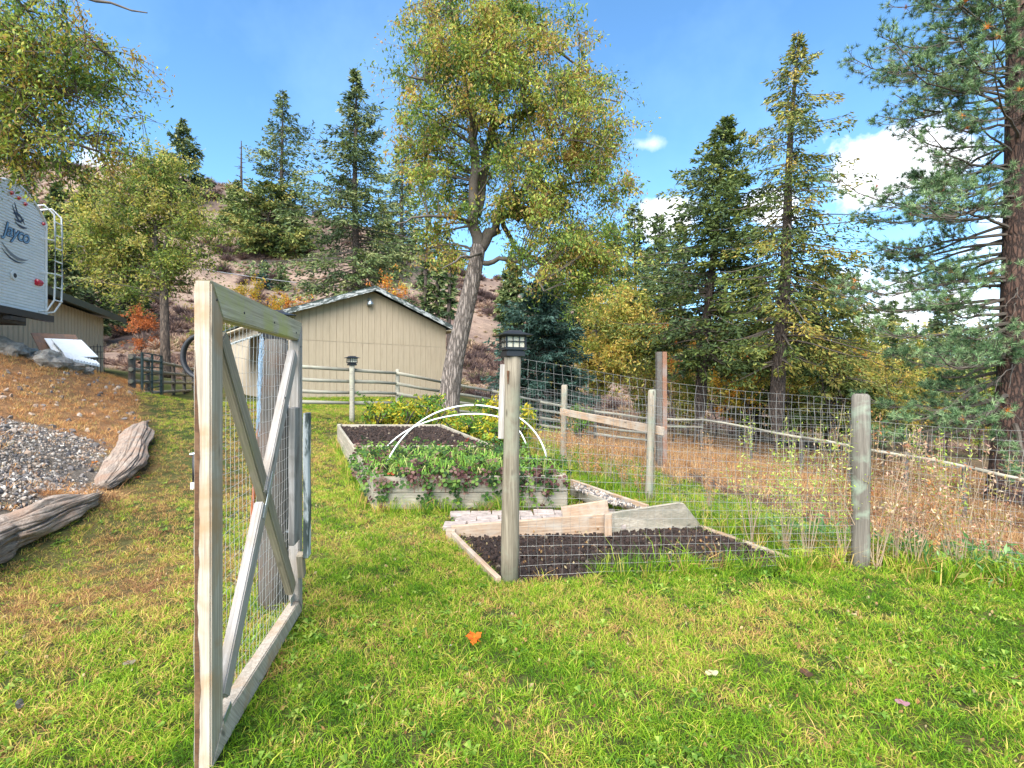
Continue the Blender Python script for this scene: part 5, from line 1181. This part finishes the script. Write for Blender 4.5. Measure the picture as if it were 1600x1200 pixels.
# background bushes
gb = 'autumn bushes in the background'
def bush(px, z_, ty, hw, pal, label, n=45, per=90, size=.15, name='bush', nb=5, lowf=.25, group=gb, cl=.4):
    global z
    z = z_; b = GZ(px, z_); by = 600+(CAMH-b.z)*F/z_; h = by-ty
    lim = [([b-Vector((0, 0, .1)), w_(px, by-h*.3)], .05, .03)]+[([w_(px, by-h*.12), w_(px+(k-nb/2+.5)*hw*.35, by-h*.6, rng.normal()*.5)], .03, .012) for k in range(nb)]
    return broadleaf(name, b, lim, [el(px, by-h*(.5+lowf/2), hw*.92, h*.46, 0, hw/F*z_*.9)], n, per, size, pal, label, 'bush', group, tw=.01, cl=cl, mat_bark='bark_dark', trunk_sides=6, nsub=2)
bush(398, 36, 438, 46, YEL, 'yellow orange bush behind the open gate', 60)
bush(455, 37, 448, 36, ORA+YEL, 'orange yellow bush above the left slope of the shed roof', 50)
bush(612, 38, 430, 34, ORA+YEL, 'orange yellow bush above the right slope of the shed roof', 45)
bush(221, 40, 478, 26, [lin(c) for c in ((150, 88, 50), (176, 104, 60))], 'rust brown bush on the slope left of the locust trunk', 30)
bush(330, 34, 455, 34, YG, 'olive yellow bush behind the near gate stile', 40)
bush(372, 33, 480, 30, YG, 'olive bush at the left end of the shed', 36)
bush(1052, 30, 470, 38, ORA+YG, 'orange-tinged bush left of the leaning fir trunk', 50)
for i, (x, zz, ty, hw, pal) in enumerate(((1010, 27, 560, 34, YG), (1075, 26, 575, 30, YG), (1150, 28, 540, 46, YEL), (1245, 27, 560, 42, YG), (1310, 29, 520, 44, YEL), (1375, 30, 540, 46, YG), (1450, 28, 550, 44, YG), (1530, 27, 555, 46, WAL), (1620, 26, 540, 50, YG), (880, 28, 560, 40, YG))):
    bush(x, zz, ty, hw, pal, ('yellow-green bush right of the tall reddish post', 'straggly bush at the foot of the leaning fir', 'yellow bush between the two tall fir trunks', 'yellow-green bush right of the airy fir trunk', 'yellow bush left of the mossy post top', 'olive bush above the mossy post', 'olive bush below the pine boughs', 'green bush just left of the pine trunk', 'olive bush behind the pine trunk', 'olive bush behind the dark blue spruce')[i], 60, 90, .14)
gt = 'broad trees closing the view beyond the right-hand pasture'
for i, (px, zz, ty, hw, pal) in enumerate(((1130, 46, 490, 60, FIR), (1240, 48, 478, 66, YG), (1340, 50, 470, 64, FIR), (1430, 46, 500, 60, YG), (1530, 48, 480, 70, FIR), (1640, 46, 470, 70, YG))):
    bush(px, zz, ty, hw, pal, ('dark broad tree far behind the leaning fir', 'yellow-green broad tree far behind the airy fir', 'dark broad tree far off, left of the mossy post line', 'yellow-green broad tree far behind the pine tips', 'dark broad tree far behind the pine boughs', 'yellow-green broad tree behind the pine trunk')[i], 95, 100, .3, 'background_tree', 5, .1, gt, .8)
# thin bare saplings between the trunks
for i in range(16):
    px = 1010+i*36+rng.uniform(-10, 10); zz = rng.uniform(21, 27); b = GZ(px, zz); h = rng.uniform(2, 4.5); mb = MB(); a = rng.normal(size=2)*.5
    P = [b+Vector((a[0]*f*f+.1*math.sin(f*6), a[1]*f*f, h*f)) for f in np.linspace(0, 1, 7)]; mb.tube(P, np.linspace(.045, .012, 7), 5)
    for k in range(9):
        f = rng.uniform(.3, 1); p = P[0].lerp(P[-1], f); d = Vector((rng.normal(), rng.normal(), .8)).normalized(); mb.tube([p, p+d*h*.2], [.014, .004], 3)
    tag(mb.build('sapling', M['bark_dark'], loc=b), 'thin bare leafless sapling with upright twigs among the fir trunks', 'sapling', 'bare saplings beyond the pasture fence')

# raspberry bushes
gr = 'raspberry bushes behind the long raised bed'
RAS = [lin(c) for c in ((56, 92, 34), (80, 118, 42), (108, 142, 50), (146, 160, 54), (188, 170, 52))]
for i, (px, zz, ty, hw, lab) in enumerate(((590, 11.9, 628, 26, 'green raspberry bush at the left end, next to the slim lantern post'), (632, 12.0, 620, 30, 'yellowing raspberry bush second from the left'), (672, 12.1, 622, 28, 'raspberry bush just left of the grey trunk'), (722, 11.4, 640, 30, 'low raspberry bush in front of the grey trunk'), (762, 11.0, 618, 30, 'raspberry bush behind the top of the white hoops'), (806, 10.6, 628, 30, 'raspberry bush right behind the lantern post'), (770, 10.2, 655, 34, 'yellow raspberry bush nearest the bed edge'), (700, 12.2, 652, 32, 'yellow raspberry bush low behind the bed end'))):
    bush(px, zz, ty, hw, RAS if i % 2 == 0 else RAS[1:], lab, 34, 75, .085, 'raspberry_bush', 6, .1, gr, .16)
bush(905, 12.5, 628, 20, RAS[:3], 'small green bush behind the short fence post', 22, 60, .07, cl=.15)

# strawberries over the bed
def strawberries():
    mb = MB(); st = MB(); n = 1250
    cols_g = [lin(c) for c in ((34, 56, 26), (50, 80, 34), (72, 104, 44), (104, 130, 56))]; cols_p = [lin(c) for c in ((80, 50, 48), (100, 70, 64), (62, 36, 38), (126, 98, 88))]; cols_o = [lin(c) for c in ((170, 78, 50), (150, 60, 40))]
    A, B = np.array(fl), np.array(fr)
    for i in range(n):
        u = rng.uniform(-.02, 1.02); f = rng.uniform(0, 1); row = rng.uniform()
        if i < 900:                     # on top of the soil
            v = rng.uniform(0, 1)**1.3; q = np.array(lerp2(lerp2(fl, fr, u), lerp2(dl, dr, u), v*.85)); p = np.array([q[0], q[1], zf+(zd-zf)*v*.85+rng.uniform(.0, .06+.17*(.5+.5*math.sin(u*21+v*5)*math.cos(v*17+u*6)))])
        elif i < 1050:                   # rolling over the front edge
            q = A*(1-u)+B*u; p = np.array([q[0], q[1]-rng.uniform(.02, .14), zf+rng.uniform(-.10, .09)])
        elif i < 1190:                   # runners hanging on the boards
            u = rng.choice([.03, .06, .28, .42, .62, .72, .74, .82, .9])+rng.normal()*.022; q = A*(1-u)+B*u; p = np.array([q[0], q[1]-.07, zf-abs(rng.normal())*.17-.04])
        else:
            v = rng.uniform(0, .35); q = np.array(lerp2(fl, bl, v)); p = np.array([q[0]-rng.uniform(0, .12), q[1], zf-rng.uniform(-.1, .3)*(1-v*2)])
        front = i >= 900
        c = cols_p if rng.uniform() < (.48 if front and i < 1050 else .18) else cols_g
        if rng.uniform() < .012: c = cols_o
        c = np.array(c[rng.integers(len(c))])*rng.uniform(.8, 1.2); s = rng.uniform(.026, .046)
        up = unit(np.array([rng.normal()*.5, rng.normal()*.4-.45-(.5 if front else 0), .9]))
        a0 = rng.uniform(0, 6.28); t1 = unit(np.cross(up, np.array([1, .2, 0]))); t2 = np.cross(up, t1)
        for k in range(3):
            a = a0+k*2.1; d = t1*math.cos(a)+t2*math.sin(a); e = -t1*math.sin(a)+t2*math.cos(a); c0 = p+d*s*.15
            V = [c0, c0+d*s*.5+e*s*.55+up*s*.16, c0+d*s*1.05+e*s*.42+up*s*.05, c0+d*s*1.28, c0+d*s*1.05-e*s*.42+up*s*.05, c0+d*s*.5-e*s*.55+up*s*.16]
            mb.add(V, [(0, 1, 2, 3), (0, 3, 4, 5)], c*rng.uniform(.9, 1.1))
        g0 = p-up*.08-np.array([0, 0, .03]); st.tube([g0, p], .0018, 3, col=lin((120, 100, 60)), cap=False)
    # runners and grass blades
    for i in range(1500):
        u = rng.uniform(); v = rng.uniform()*.9; q = np.array(lerp2(lerp2(fl, fr, u), lerp2(dl, dr, u), v)); h = rng.uniform(.10, .26)*(.6+.6*math.sin(u*17+2)**2); a = rng.uniform(0, 6.28); d = np.array([math.cos(a), math.sin(a)-.3, 0])*h*rng.uniform(.3, 1.1)
        p0 = np.array([q[0], q[1], zf-.02]); pm = p0+d*.35+np.array([0, 0, h*.8]); p1 = p0+d+np.array([0, 0, h*rng.uniform(.25, .9)]); sd = unit(np.array([-d[1], d[0], 0]))*.0058
        c = lin((134, 176, 74)) if rng.uniform() < .8 else lin((190, 190, 120))
        mb.add([p0-sd, p0+sd, pm+sd, pm-sd], [(0, 1, 2, 3)], c); mb.add([pm-sd, pm+sd, p1], [(0, 1, 2)], c)
    for x in (.20, .28, .36, .47):
        q = A*(1-x)+B*x; st.tube([(q[0], q[1]-.06, zf+.0), (q[0]+.01, q[1]-.045, zf-.1), (q[0]+.012, q[1]-.032, zf-.19)], .0022, 4, col=lin((150, 50, 50)), cap=False)
    o = mb.build('strawberry_plants', M['leaf'], loc=(-.5, 6.3, zf)); tag(o, 'mass of green and purplish strawberry leaves spilling over the near end of the bed', 'strawberry plants', kind='stuff')
    o2 = st.build('stems', M['dryplant'], o, (-.5, 6.3, zf)); o2['kind'] = 'stuff'
strawberries()

# ------------------------------------------------------------------ scattered ground cover
LAWN = tuftmat('lawn_blade_surface', [(.0, lin((70, 106, 26))), (.22, lin((108, 148, 30))), (.42, lin((142, 174, 42))), (.56, lin((176, 182, 66))), (.7, lin((206, 178, 104))), (.88, lin((196, 152, 96))), (1, lin((146, 108, 76)))], .35)
DRY = tuftmat('dry_grass_surface', [(0, lin((104, 78, 54))), (.35, lin((156, 114, 76))), (.65, lin((192, 148, 100))), (.85, lin((210, 182, 132))), (1, lin((120, 128, 60)))], .2)
HILLG = tuftmat('hill_scrub_surface', [(0, lin((84, 68, 66))), (.3, lin((122, 100, 92))), (.55, lin((158, 128, 110))), (.75, lin((194, 164, 136))), (.9, lin((208, 182, 148))), (1, lin((104, 112, 66)))], .2)
def nz01(x, y, s, k): return .5+.5*wav(x, y, s, k)
tl = [clump('grass_tuft', 22, .045, .042, .0040, 1.3, .9) for _ in range(4)]
x, y, r = fan(52000, 1.1, 24, 1.0, 1.55, 3.6)
bk, gvv, ps, hl = zones(x, y)
inbed = in_poly(x, y, [(-.08, 3.9), (-.62, 5.12), (-.7, 6.1), (1.2, 6.1), (2.0, 5.48), (2.55, 4.30), (1.2, 4.05)]) | in_poly(x, y, [fl, fr, br, bl])
shd = in_poly(x, y, [(-9.5, 20.9), (-3.35, 26), (-9, 33), (-15, 28)])
kp = ~bk & ~ps & ~inbed & ~shd & ~((y > 19) & (x < -9))
x, y, r = x[kp], y[kp], r[kp]
near_path = .9*np.exp(-((x+8.6)/2.2)**2-((y-13.5)/3.2)**2)+np.exp(-((x+5.0+.35*(y-8))/1.5)**2-((y-9)/4.5)**2)+.55*np.exp(-((x+2.9)/1.0)**2-((y-3.6)/1.3)**2)+.5*np.exp(-((x-1.3)/1.4)**2-((y-3.3)/.45)**2)
tint = .31+.20*wav(x, y, .07, 4)+.20*wav(x, y, .17, 7)+.23*np.exp(-((x+3.9)/1.9)**2)+.15*wav(x, y, .42, 1)+.10*wav(x, y, 1.3, 2)+.16*rng.normal(size=len(x))+.46*near_path
tint -= .16*np.exp(-((x-3.6)/1.6)**2-((y-5.2)/1.6)**2)
sc = (.8+.5*rng.uniform(size=len(x)))*(1+.055*np.maximum(0, r-3.6))*(1-.25*np.clip(near_path, 0, 1))
scatter('lawn_grass', tl, np.column_stack([x, y, height(x, y)]), zrot(len(x), .15), sc, tint, LAWN, 'short lawn of mixed green and straw-coloured grass in the foreground', 'grass')
# taller rough grass along the fences and the bed
tt = [clump('rough_tuft', 16, .05, .20, .006, .7, .6) for _ in range(3)]
pl_ = []
def strip(A, B, n, wdt):
    f = rng.uniform(size=n); A = np.array(A); B = np.array(B); d = B-A; nn_ = np.array([-d[1], d[0]])/np.linalg.norm(d); return A+d*f[:, None]+nn_*(rng.normal(size=n)*wdt)[:, None]
for A, B, n, wd_ in (((2.6, 5.4), (3.1, 4.4), 160, .15), ((3.0, 4.65), (4.4, 4.2), 460, .3), ((3.0, 4.0), (4.8, 3.85), 260, .14), ((2.4, 6.2), (4.6, 5.0), 700, .55), ((1.2, 8.0), (2.6, 6.0), 380, .4), ((.6, 4.0), (2.4, 4.12), 60, .03), ((-1.6, 5.9), (.2, 6.0), 55, .05), ((-1.66, 6.0), (-3.7, 10.8), 120, .06), ((.4, 11), (1.8, 8.2), 260, .5), ((2.2, 4.05), (2.7, 4.15), 30, .04)):
    pl_.append(strip(A, B, n, wd_))
Q = np.vstack(pl_); x, y = Q[:, 0], Q[:, 1]
kp = ~(in_poly(x, y, [(-.3, 4.15), (-.6, 5.12), (2.0, 5.42), (2.35, 4.4)]) | in_poly(x, y, [fl, fr, br, bl])); x, y = x[kp], y[kp]
scatter('rough_grass', tt, np.column_stack([x, y, height(x, y)]), zrot(len(x), .2), rng.uniform(.5, 1.25, len(x)), .33+.28*rng.normal(size=len(x))+.22*wav(x, y, .5, 2), LAWN, 'longer rough green grass along the wire fence', 'grass')
# dry grass: bank and pasture
td = [clump('dry_tuft', 16, .06, .10, .005, 1.2, .8) for _ in range(3)]
x, y, r = fan(42000, 3.2, 30, 1.05, 1.1, 6)
bk, gvv, ps, hl = zones(x, y); edge = rng.uniform(size=len(x)) < .16+.5*sstep((-7-x)/4)
kp = (bk & (~gvv | edge)) | (ps & (rng.uniform(size=len(x)) < np.clip(-.1+1.0*nz01(x, y, 1.9, 2)+.5*sstep((y-12)/5), .08, 1)))
x, y, r = x[kp], y[kp], r[kp]; isb = in_poly(x, y, P_BANK)
tint = np.where(isb, .64+.2*wav(x, y, .6, 1), .42+.22*wav(x, y, 1.2, 3))+.14*rng.normal(size=len(x)); tint = np.clip(tint, 0, .93)
sc = np.where(isb, .55+.35*rng.uniform(size=len(x)), .8+.6*rng.uniform(size=len(x)))*(1+.03*np.maximum(0, r-6))
BANKG = tuftmat('bank_needle_litter_surface', [(0, lin((118, 80, 52))), (.35, lin((172, 116, 70))), (.65, lin((204, 150, 94))), (.85, lin((218, 180, 122))), (1, lin((120, 128, 60)))], .2)
for sel_, nm_, mt_, lb_ in ((isb, 'bank_litter', BANKG, 'orange brown needles and dry grass covering the left bank'), (~isb, 'dry_grass', DRY, 'low straw brown dry grass over the pasture')):
    scatter(nm_, [m__.copy() for m__ in td], np.column_stack([x, y, height(x, y)])[sel_], zrot(len(x), .2)[sel_], sc[sel_], tint[sel_], mt_, lb_, 'grass')
tp = [clump('tall_dry_tuft', 22, .10, .42, .006, .5, .5) for _ in range(3)]
Q = np.vstack([strip((4.6, 17.2), (13, 12.6), 1000, .7), strip((1.0, 16.5), (8, 17.6), 900, .7), strip((1.6, 9.5), (4.6, 12.5), 260, .8), strip((.2, 14), (3, 11), 200, .7), strip((8, 8), (12, 9.5), 160, .8)]); x, y = Q[:, 0], Q[:, 1]
scatter('tall_dry_grass', tp, np.column_stack([x, y, height(x, y)]), zrot(len(x), .2), rng.uniform(.4, .95, len(x)), np.clip(.42+.2*rng.normal(size=len(x)), 0, .93), DRY, 'tall reddish straw grass in front of the pole fence', 'grass')
# gravel
gmat, t_, bq, o_ = newmat('gravel_stone_surface'); ti = N(t_, 'ShaderNodeAttribute', attribute_type='INSTANCER', attribute_name='tint'); nn = noise(t_, coords(t_, (1, 1, 1), rand=False), 2.5, 5, .6)
L(t_, mixc(t_, 1.0, ramp(t_, ti.outputs['Fac'], [(0, (.05, .048, .05)), (.25, (.11, .10, .10)), (.5, (.22, .19, .165)), (.62, (.30, .20, .13)), (.8, (.36, .31, .26)), (1, (.52, .47, .41))]), ramp(t_, nn, [(.3, (.75,)*3), (.7, (1.15,)*3)]), 'MULTIPLY'), bq.inputs['Base Color']); bq.inputs['Roughness'].default_value = .8
sts = [stone('gravel_stone', i+40, .6, 1) for i in range(5)]
x, y, r = fan(150000, 4, 13, 1.05, .9, 6); gv_ = zones(x, y)[1]; sel = gv_; x, y = x[sel], y[sel]
k = len(x); s = .007+.021*rng.uniform(size=k)**3
scatter('gravel', sts, np.column_stack([x, y, height(x, y)+s*.3]), rng.uniform(0, 6.28, (k, 3)), s, rng.uniform(0, 1, k), gmat, 'mixed grey and tan gravel on the bank at the left', 'gravel')
n = 900; A, B, C_, D = [W(*p) for p in ((897, 752, 6.9), (1005, 792, 5.75), (950, 783, 5.75), (897, 760, 6.6))]
U = rng.uniform(size=n); V_ = rng.uniform(size=n); Pp = [tuple((A.lerp(B, u)).lerp(D.lerp(C_, u), v)) for u, v in zip(U, V_)]; Pp = np.array(Pp); Pp[:, 2] -= .02
scatter('gravel', sts, Pp, rng.uniform(0, 6.28, (n, 3)), .008+.02*rng.uniform(size=n)**2, rng.uniform(0, 1, n), gmat, 'small wedge of gravel between the cedar edging boards', 'gravel')
# small stones and twigs strewn over the bank
x = rng.uniform(-12, -5, 500); y = rng.uniform(5, 15, 500); kp = zones(x, y)[0]; x, y = x[kp], y[kp]; k = len(x)
scatter('bank_stones', sts, np.column_stack([x, y, height(x, y)+.01]), rng.uniform(0, 6.28, (k, 3)), rng.uniform(.02, .06, k), rng.uniform(.1, .8, k), gmat, 'loose stones strewn over the dry bank', 'stones')
# hillside scrub
def scrub(nm, n, rad, h, w):
    mb = MB()
    for i in range(n):
        d = unit(rng.normal(size=3)+np.array([0, 0, .9])); d[2] = abs(d[2]); l = rad*rng.uniform(.4, 1); c = rng.uniform(); p = d*l*rng.uniform(.0, .5)*np.array([1, 1, h]); e = d*l*np.array([1, 1, h])+rng.normal(size=3)*.08*rad
        s = unit(np.cross(e-p, rng.normal(size=3)))*w*.5; mb.add([p-s, p+s, e+s*.5, e-s*.5], [(0, 1, 2, 3)], (c,)*3)
    return mb.mesh(nm)
sb = [scrub('scrub', 300, .8, .8, .05) for _ in range(4)]
n = 44000; yy = rng.uniform(29, 150, n)**1.0; px = rng.uniform(-500, 2100, n); x = (px-800)/F*yy; y = yy
clus = nz01(x, y, 5.5, 4); kp = (rng.uniform(size=n) < .25+.75*(clus > .42)); x, y, clus = x[kp], y[kp], clus[kp]
tint = np.clip(.50-.42*(clus-.5)/.3*.5+.22*wav(x, y, 3.2, 6)+.2*rng.normal(size=len(x)), 0, .9); tint = np.where(rng.uniform(size=len(x)) < .06, 1.0, tint)
scatter('hill_scrub', sb, np.column_stack([x, y, height(x, y)-.05]), zrot(len(x), .2), (.35+.85*rng.uniform(size=len(x))**2)*(.7+.9*(clus > .62))*(.55+.45*sstep((y-32)/22)), tint, HILLG, 'dry pinkish brown scrub and grass covering the hillside', 'scrub')

n = 3200; yy = rng.uniform(36, 120, n); px = rng.uniform(-400, 2000, n); x = (px-800)/F*yy; y = yy
kp = wav(x, y, 7.5, 9)+.45*wav(x, y, 2.4, 3)+.25*rng.normal(size=n) > .22; x, y = x[kp], y[kp]
sb2 = [scrub('brush', 420, 1.0, .85, .045) for _ in range(4)]
scatter('hill_brush', sb2, np.column_stack([x, y, height(x, y)-.1]), zrot(len(x), .2), rng.uniform(.9, 2.1, len(x))*(.6+.4*sstep((y-36)/20)), np.clip(.16+.22*rng.normal(size=len(x))+.8*(rng.uniform(size=len(x)) < .07), 0, 1), HILLG, 'thickets of grey purple brush on the hillside', 'brush')
# tall weeds on and by the wire fence
gw = 'tall weeds along the wire fence'
def weed(px, py, topy, zz, pal, label, spread=.12, n=560, stems=9, size=.029):
    b = GZ(px, zz); h = W(px, topy, zz).z-b.z; mb = MB(); lf = MB()
    for s in range(stems):
        d = rng.normal(size=2)*spread; ph = rng.uniform(0, 6)
        P = np.array([(b.x+d[0]*f+.015*math.sin(f*7+ph), b.y+d[1]*f, b.z-.02+h*f*rng.uniform(.97, 1.0)*(1 if s == 0 else .75+.2*math.sin(ph))) for f in np.linspace(0, 1, 10)])
        mb.tube(P, np.linspace(.004, .0015, 10), 4, cap=False); k = n//stems; u = rng.uniform(.25, 1, k)**.8; Q = np.stack([np.interp(u, np.linspace(0, 1, 10), P[:, j]) for j in range(3)], -1)+rng.normal(size=(k, 3))*.022
        add_leaves(lf, Q, size, .35, pick(pal, k), .1)
    t = thing('weed_plant', b, label, 'weed', gw); mb.build('stems', M['stalk'], t, b); lf.build('leaves', M['leaf'], t, b)
GRW = [lin(c) for c in ((130, 160, 60), (168, 184, 84), (196, 196, 110))]; ORW = [lin(c) for c in ((176, 112, 68), (190, 136, 88), (146, 98, 66), (204, 166, 114))]; PKW = [lin(c) for c in ((190, 150, 130), (170, 120, 96), (204, 180, 150), (150, 140, 80))]
wl = [(1262, 905, 622, 4.35, GRW, 'tallest yellow-green weed left of the mossy post'), (1175, 860, 628, 4.9, GRW, 'thin yellow-green weed left of the tallest one'), (1228, 890, 660, 4.6, GRW, 'shorter yellow-green weed between two taller ones'),
      (1318, 900, 655, 4.25, GRW, 'pale green weed touching the mossy post'), (1484, 930, 655, 4.2, GRW, 'single bright green weed right of the mossy post'),
      (1370, 900, 650, 4.1, PKW, 'dead pinkish vine right beside the mossy post'), (1400, 905, 660, 4.1, PKW, 'dead pinkish vine second from the mossy post'), (1430, 915, 668, 4.05, PKW, 'dead pinkish vine halfway to the right edge'), (1468, 925, 672, 4.05, ORW, 'tan dead stalk just left of the bright green weed'),
      (1500, 930, 668, 4.0, PKW, 'pale dead stalk just right of the bright green weed'), (1352, 890, 640, 4.25, ORW, 'orange-leaved vine climbing the mossy post'),
      (888, 745, 628, 8.9, ORW, 'rust orange weed by the left end of the board rail'), (950, 760, 632, 8.0, ORW, 'tall rust orange weed behind the board rail'), (915, 750, 665, 8.4, ORW, 'short rust orange weed below the board rail'), (975, 765, 680, 7.6, ORW, 'rust weed left of the short pale post'), (860, 735, 660, 9.2, GRW, 'green weed at the right end of the strawberry bed'),
      (1108, 790, 668, 6.4, ORW, 'orange brown weed right of the tall reddish post'), (1550, 940, 700, 4.0, PKW, 'thin dead stalk near the right edge'), (926, 755, 690, 8.1, ORW, 'low orange weed midway along the board rail'), (1000, 770, 700, 7.2, ORW, 'low orange weed touching the short pale post')]
for a in wl: weed(*a)
# leafy weeds among the rough grass on the right
mb = MB(); n = 2600
Q = np.vstack([strip((3.2, 4.25), (4.9, 3.95), n//2, .22), strip((2.6, 5.4), (4.6, 4.7), n//2, .4)]); zz = height(Q[:, 0], Q[:, 1])
Pn = np.column_stack([Q, zz+np.abs(rng.normal(size=len(Q)))*.10+.03]); add_leaves(mb, Pn, .085, .3, pick([lin(c) for c in ((72, 116, 62), (96, 140, 84), (130, 164, 104), (160, 170, 84))], len(Q)), -.7)
tag(mb.build('leafy_weeds', M['leaf'], loc=(3.8, 4.5, 0)), 'leafy blue green weeds in the dip beyond the mossy post', 'weeds', kind='stuff')

# fallen leaves
def maple(px, py, s, col, rot, label, oval=True):
    g_ = G(px, py); mb = MB(); lob = [(0, .1), (.25, .35), (.2, .55), (.55, .5), (.5, .8), (1.0, 0.0), (.5, -.8), (.55, -.5), (.2, -.55), (.25, -.35)]
    pts = []; n = 40
    for i in range(n):
        a = i/n*2*math.pi; r = .45+.33*abs(math.cos(a*2.5))**1.5+.10*math.cos(a*15)
        if oval: r = .42/math.sqrt((math.cos(a)*.42/.95)**2+math.sin(a)**2)*(1+.05*math.sin(a*7))
        pts.append((math.cos(a)*r, math.sin(a)*r, .12*math.sin(a*3+1)+.10*abs(math.cos(a*2))))
    V = [(0, 0, 0)]+pts; V = np.array(V)*s; R = np.array((Matrix.Rotation(rot, 3, 'Z')@Matrix.Rotation(.45, 3, 'X'))); V = V@R.T
    c = np.tile(np.array(col), (len(V), 1))*rng.uniform(.85, 1.15, (len(V), 1)); mb.add(V, [(0, i, i % n+1) for i in range(1, n+1)], c); mb.tube([(0, 0, 0), tuple(R@np.array((-.9*s, .1*s, .02)))], .0012, 4, col=lin((150, 90, 50)))
    o = mb.build('fallen_leaf', M['leaf'], loc=g_+Vector((0, 0, .034)), local=True); tag(o, label, 'leaf', 'fallen leaves on the lawn')
maple(741, 1006, .068, lin((220, 104, 34)), .9, 'big bright orange maple leaf lying on the lawn', False)
for i, (px, py, s, c, lab) in enumerate(((1112, 1066, .035, (178, 176, 136), 'pale oval leaf on the lawn at the lower right'), (820, 1010, .022, (200, 160, 100), 'small tan leaf just right of the orange maple leaf'), (738, 1108, .03, (110, 76, 56), 'dark brown leaf below the orange maple leaf'), (1260, 1062, .04, (84, 64, 48), 'dark crumpled leaf at the lower right of the lawn'), (202, 1048, .03, (128, 116, 100), 'grey leaf on the grass left of the gate'), (30, 1118, .04, (96, 94, 92), 'grey leaf in the lower left corner'),
                                      (705, 1020, .018, (190, 190, 180), 'tiny whitish leaf just left of the orange maple leaf'), (1410, 1112, .03, (150, 110, 120), 'pinkish leaf near the bottom right'), (585, 725, .06, (190, 110, 50), 'orange leaf on the corner of the strawberry bed'), (1585, 1075, .03, (110, 84, 66), 'brown leaf at the right edge of the lawn'), (148, 726, .05, (214, 128, 50), 'orange leaf on the gravel beside the driftwood log'), (215, 750, .045, (176, 70, 36), 'red brown leaf just below the driftwood log'))):
    maple(px, py, s, lin(c), i*1.7, lab)
ll = []
me_l = MB(); add_leaves(me_l, np.zeros((1, 3)), .03, .7, np.array([[.8, .8, .8]]), -.1); me_l = me_l.mesh('litter_leaf')
LIT = tuftmat('leaf_litter_surface', [(0, lin((90, 62, 44))), (.4, lin((150, 110, 70))), (.8, lin((156, 124, 80))), (1, lin((168, 150, 112)))], .2)
x, y, r = fan(5200, 1.3, 13, 1.0, 1.3, 4); bk, gvv, ps, hl = zones(x, y); kp = ~ps & ~in_poly(x, y, [fl, fr, br, bl]); x, y = x[kp], y[kp]
scatter('leaf_litter', [me_l], np.column_stack([x, y, height(x, y)+.03]), rng.uniform(-1, 1, (len(x), 3))*np.array([.6, .6, 3]), rng.uniform(.5, 1.2, len(x)), rng.uniform(0, 1, len(x)), LIT, 'small dead leaves and straw bits littering the lawn', 'leaf litter')
def rosette(nm, n, s, w):
    mb = MB()
    for i in range(n):
        a = i/n*6.28+rng.normal()*.3; l = s*rng.uniform(.6, 1.2); d = np.array([math.cos(a), math.sin(a), 0]); e = np.array([-d[1], d[0], 0])*w*rng.uniform(.7, 1.2); up = np.array([0, 0, 1.])
        q = rng.uniform(.2, .7); cc = (rng.uniform(),)*3
        mb.add([d*.1*l+up*.01, d*.6*l+e+up*l*q, d*l+up*l*q*.6, d*.6*l-e+up*l*q], [(0, 1, 2, 3)], cc)
    return mb.mesh(nm)
ros = [rosette('lawn_weed', 7, .035, .009), rosette('lawn_weed', 9, .05, .011), rosette('lawn_weed', 12, .026, .009)]
x, y, r = fan(9000, 1.2, 14, 1.0, 1.5, 3.6); bk, gvv, ps, hl = zones(x, y); kp = ~bk & ~ps & ~in_poly(x, y, [fl, fr, br, bl]) & ~in_poly(x, y, BED2) & (wav(x, y, .5, 12)+.4*rng.normal(size=len(x)) > .15); x, y, r = x[kp], y[kp], r[kp]
WEED = tuftmat('lawn_weed_surface', [(0, lin((66, 98, 36))), (.5, lin((104, 136, 46))), (1, lin((146, 160, 72)))], .25)
scatter('lawn_weeds', ros, np.column_stack([x, y, height(x, y)+.012]), zrot(len(x), .15), rng.uniform(.4, .95, len(x)), rng.uniform(.1, .9, len(x)), WEED, 'clover and small broad-leaved weeds growing in the lawn', 'weeds')
# overhead cable
mb = MB(); A = W(60, 372, 34); B = W(720, 452, 60); 
mb.tube([A.lerp(B, f)-Vector((0, 0, 1.2*math.sin(f*math.pi))) for f in np.linspace(0, 1, 30)], .03, 4)
tag(mb.build('overhead_cable', M['cable'], loc=A), 'thin overhead cable crossing the hillside behind the shed', 'cable')
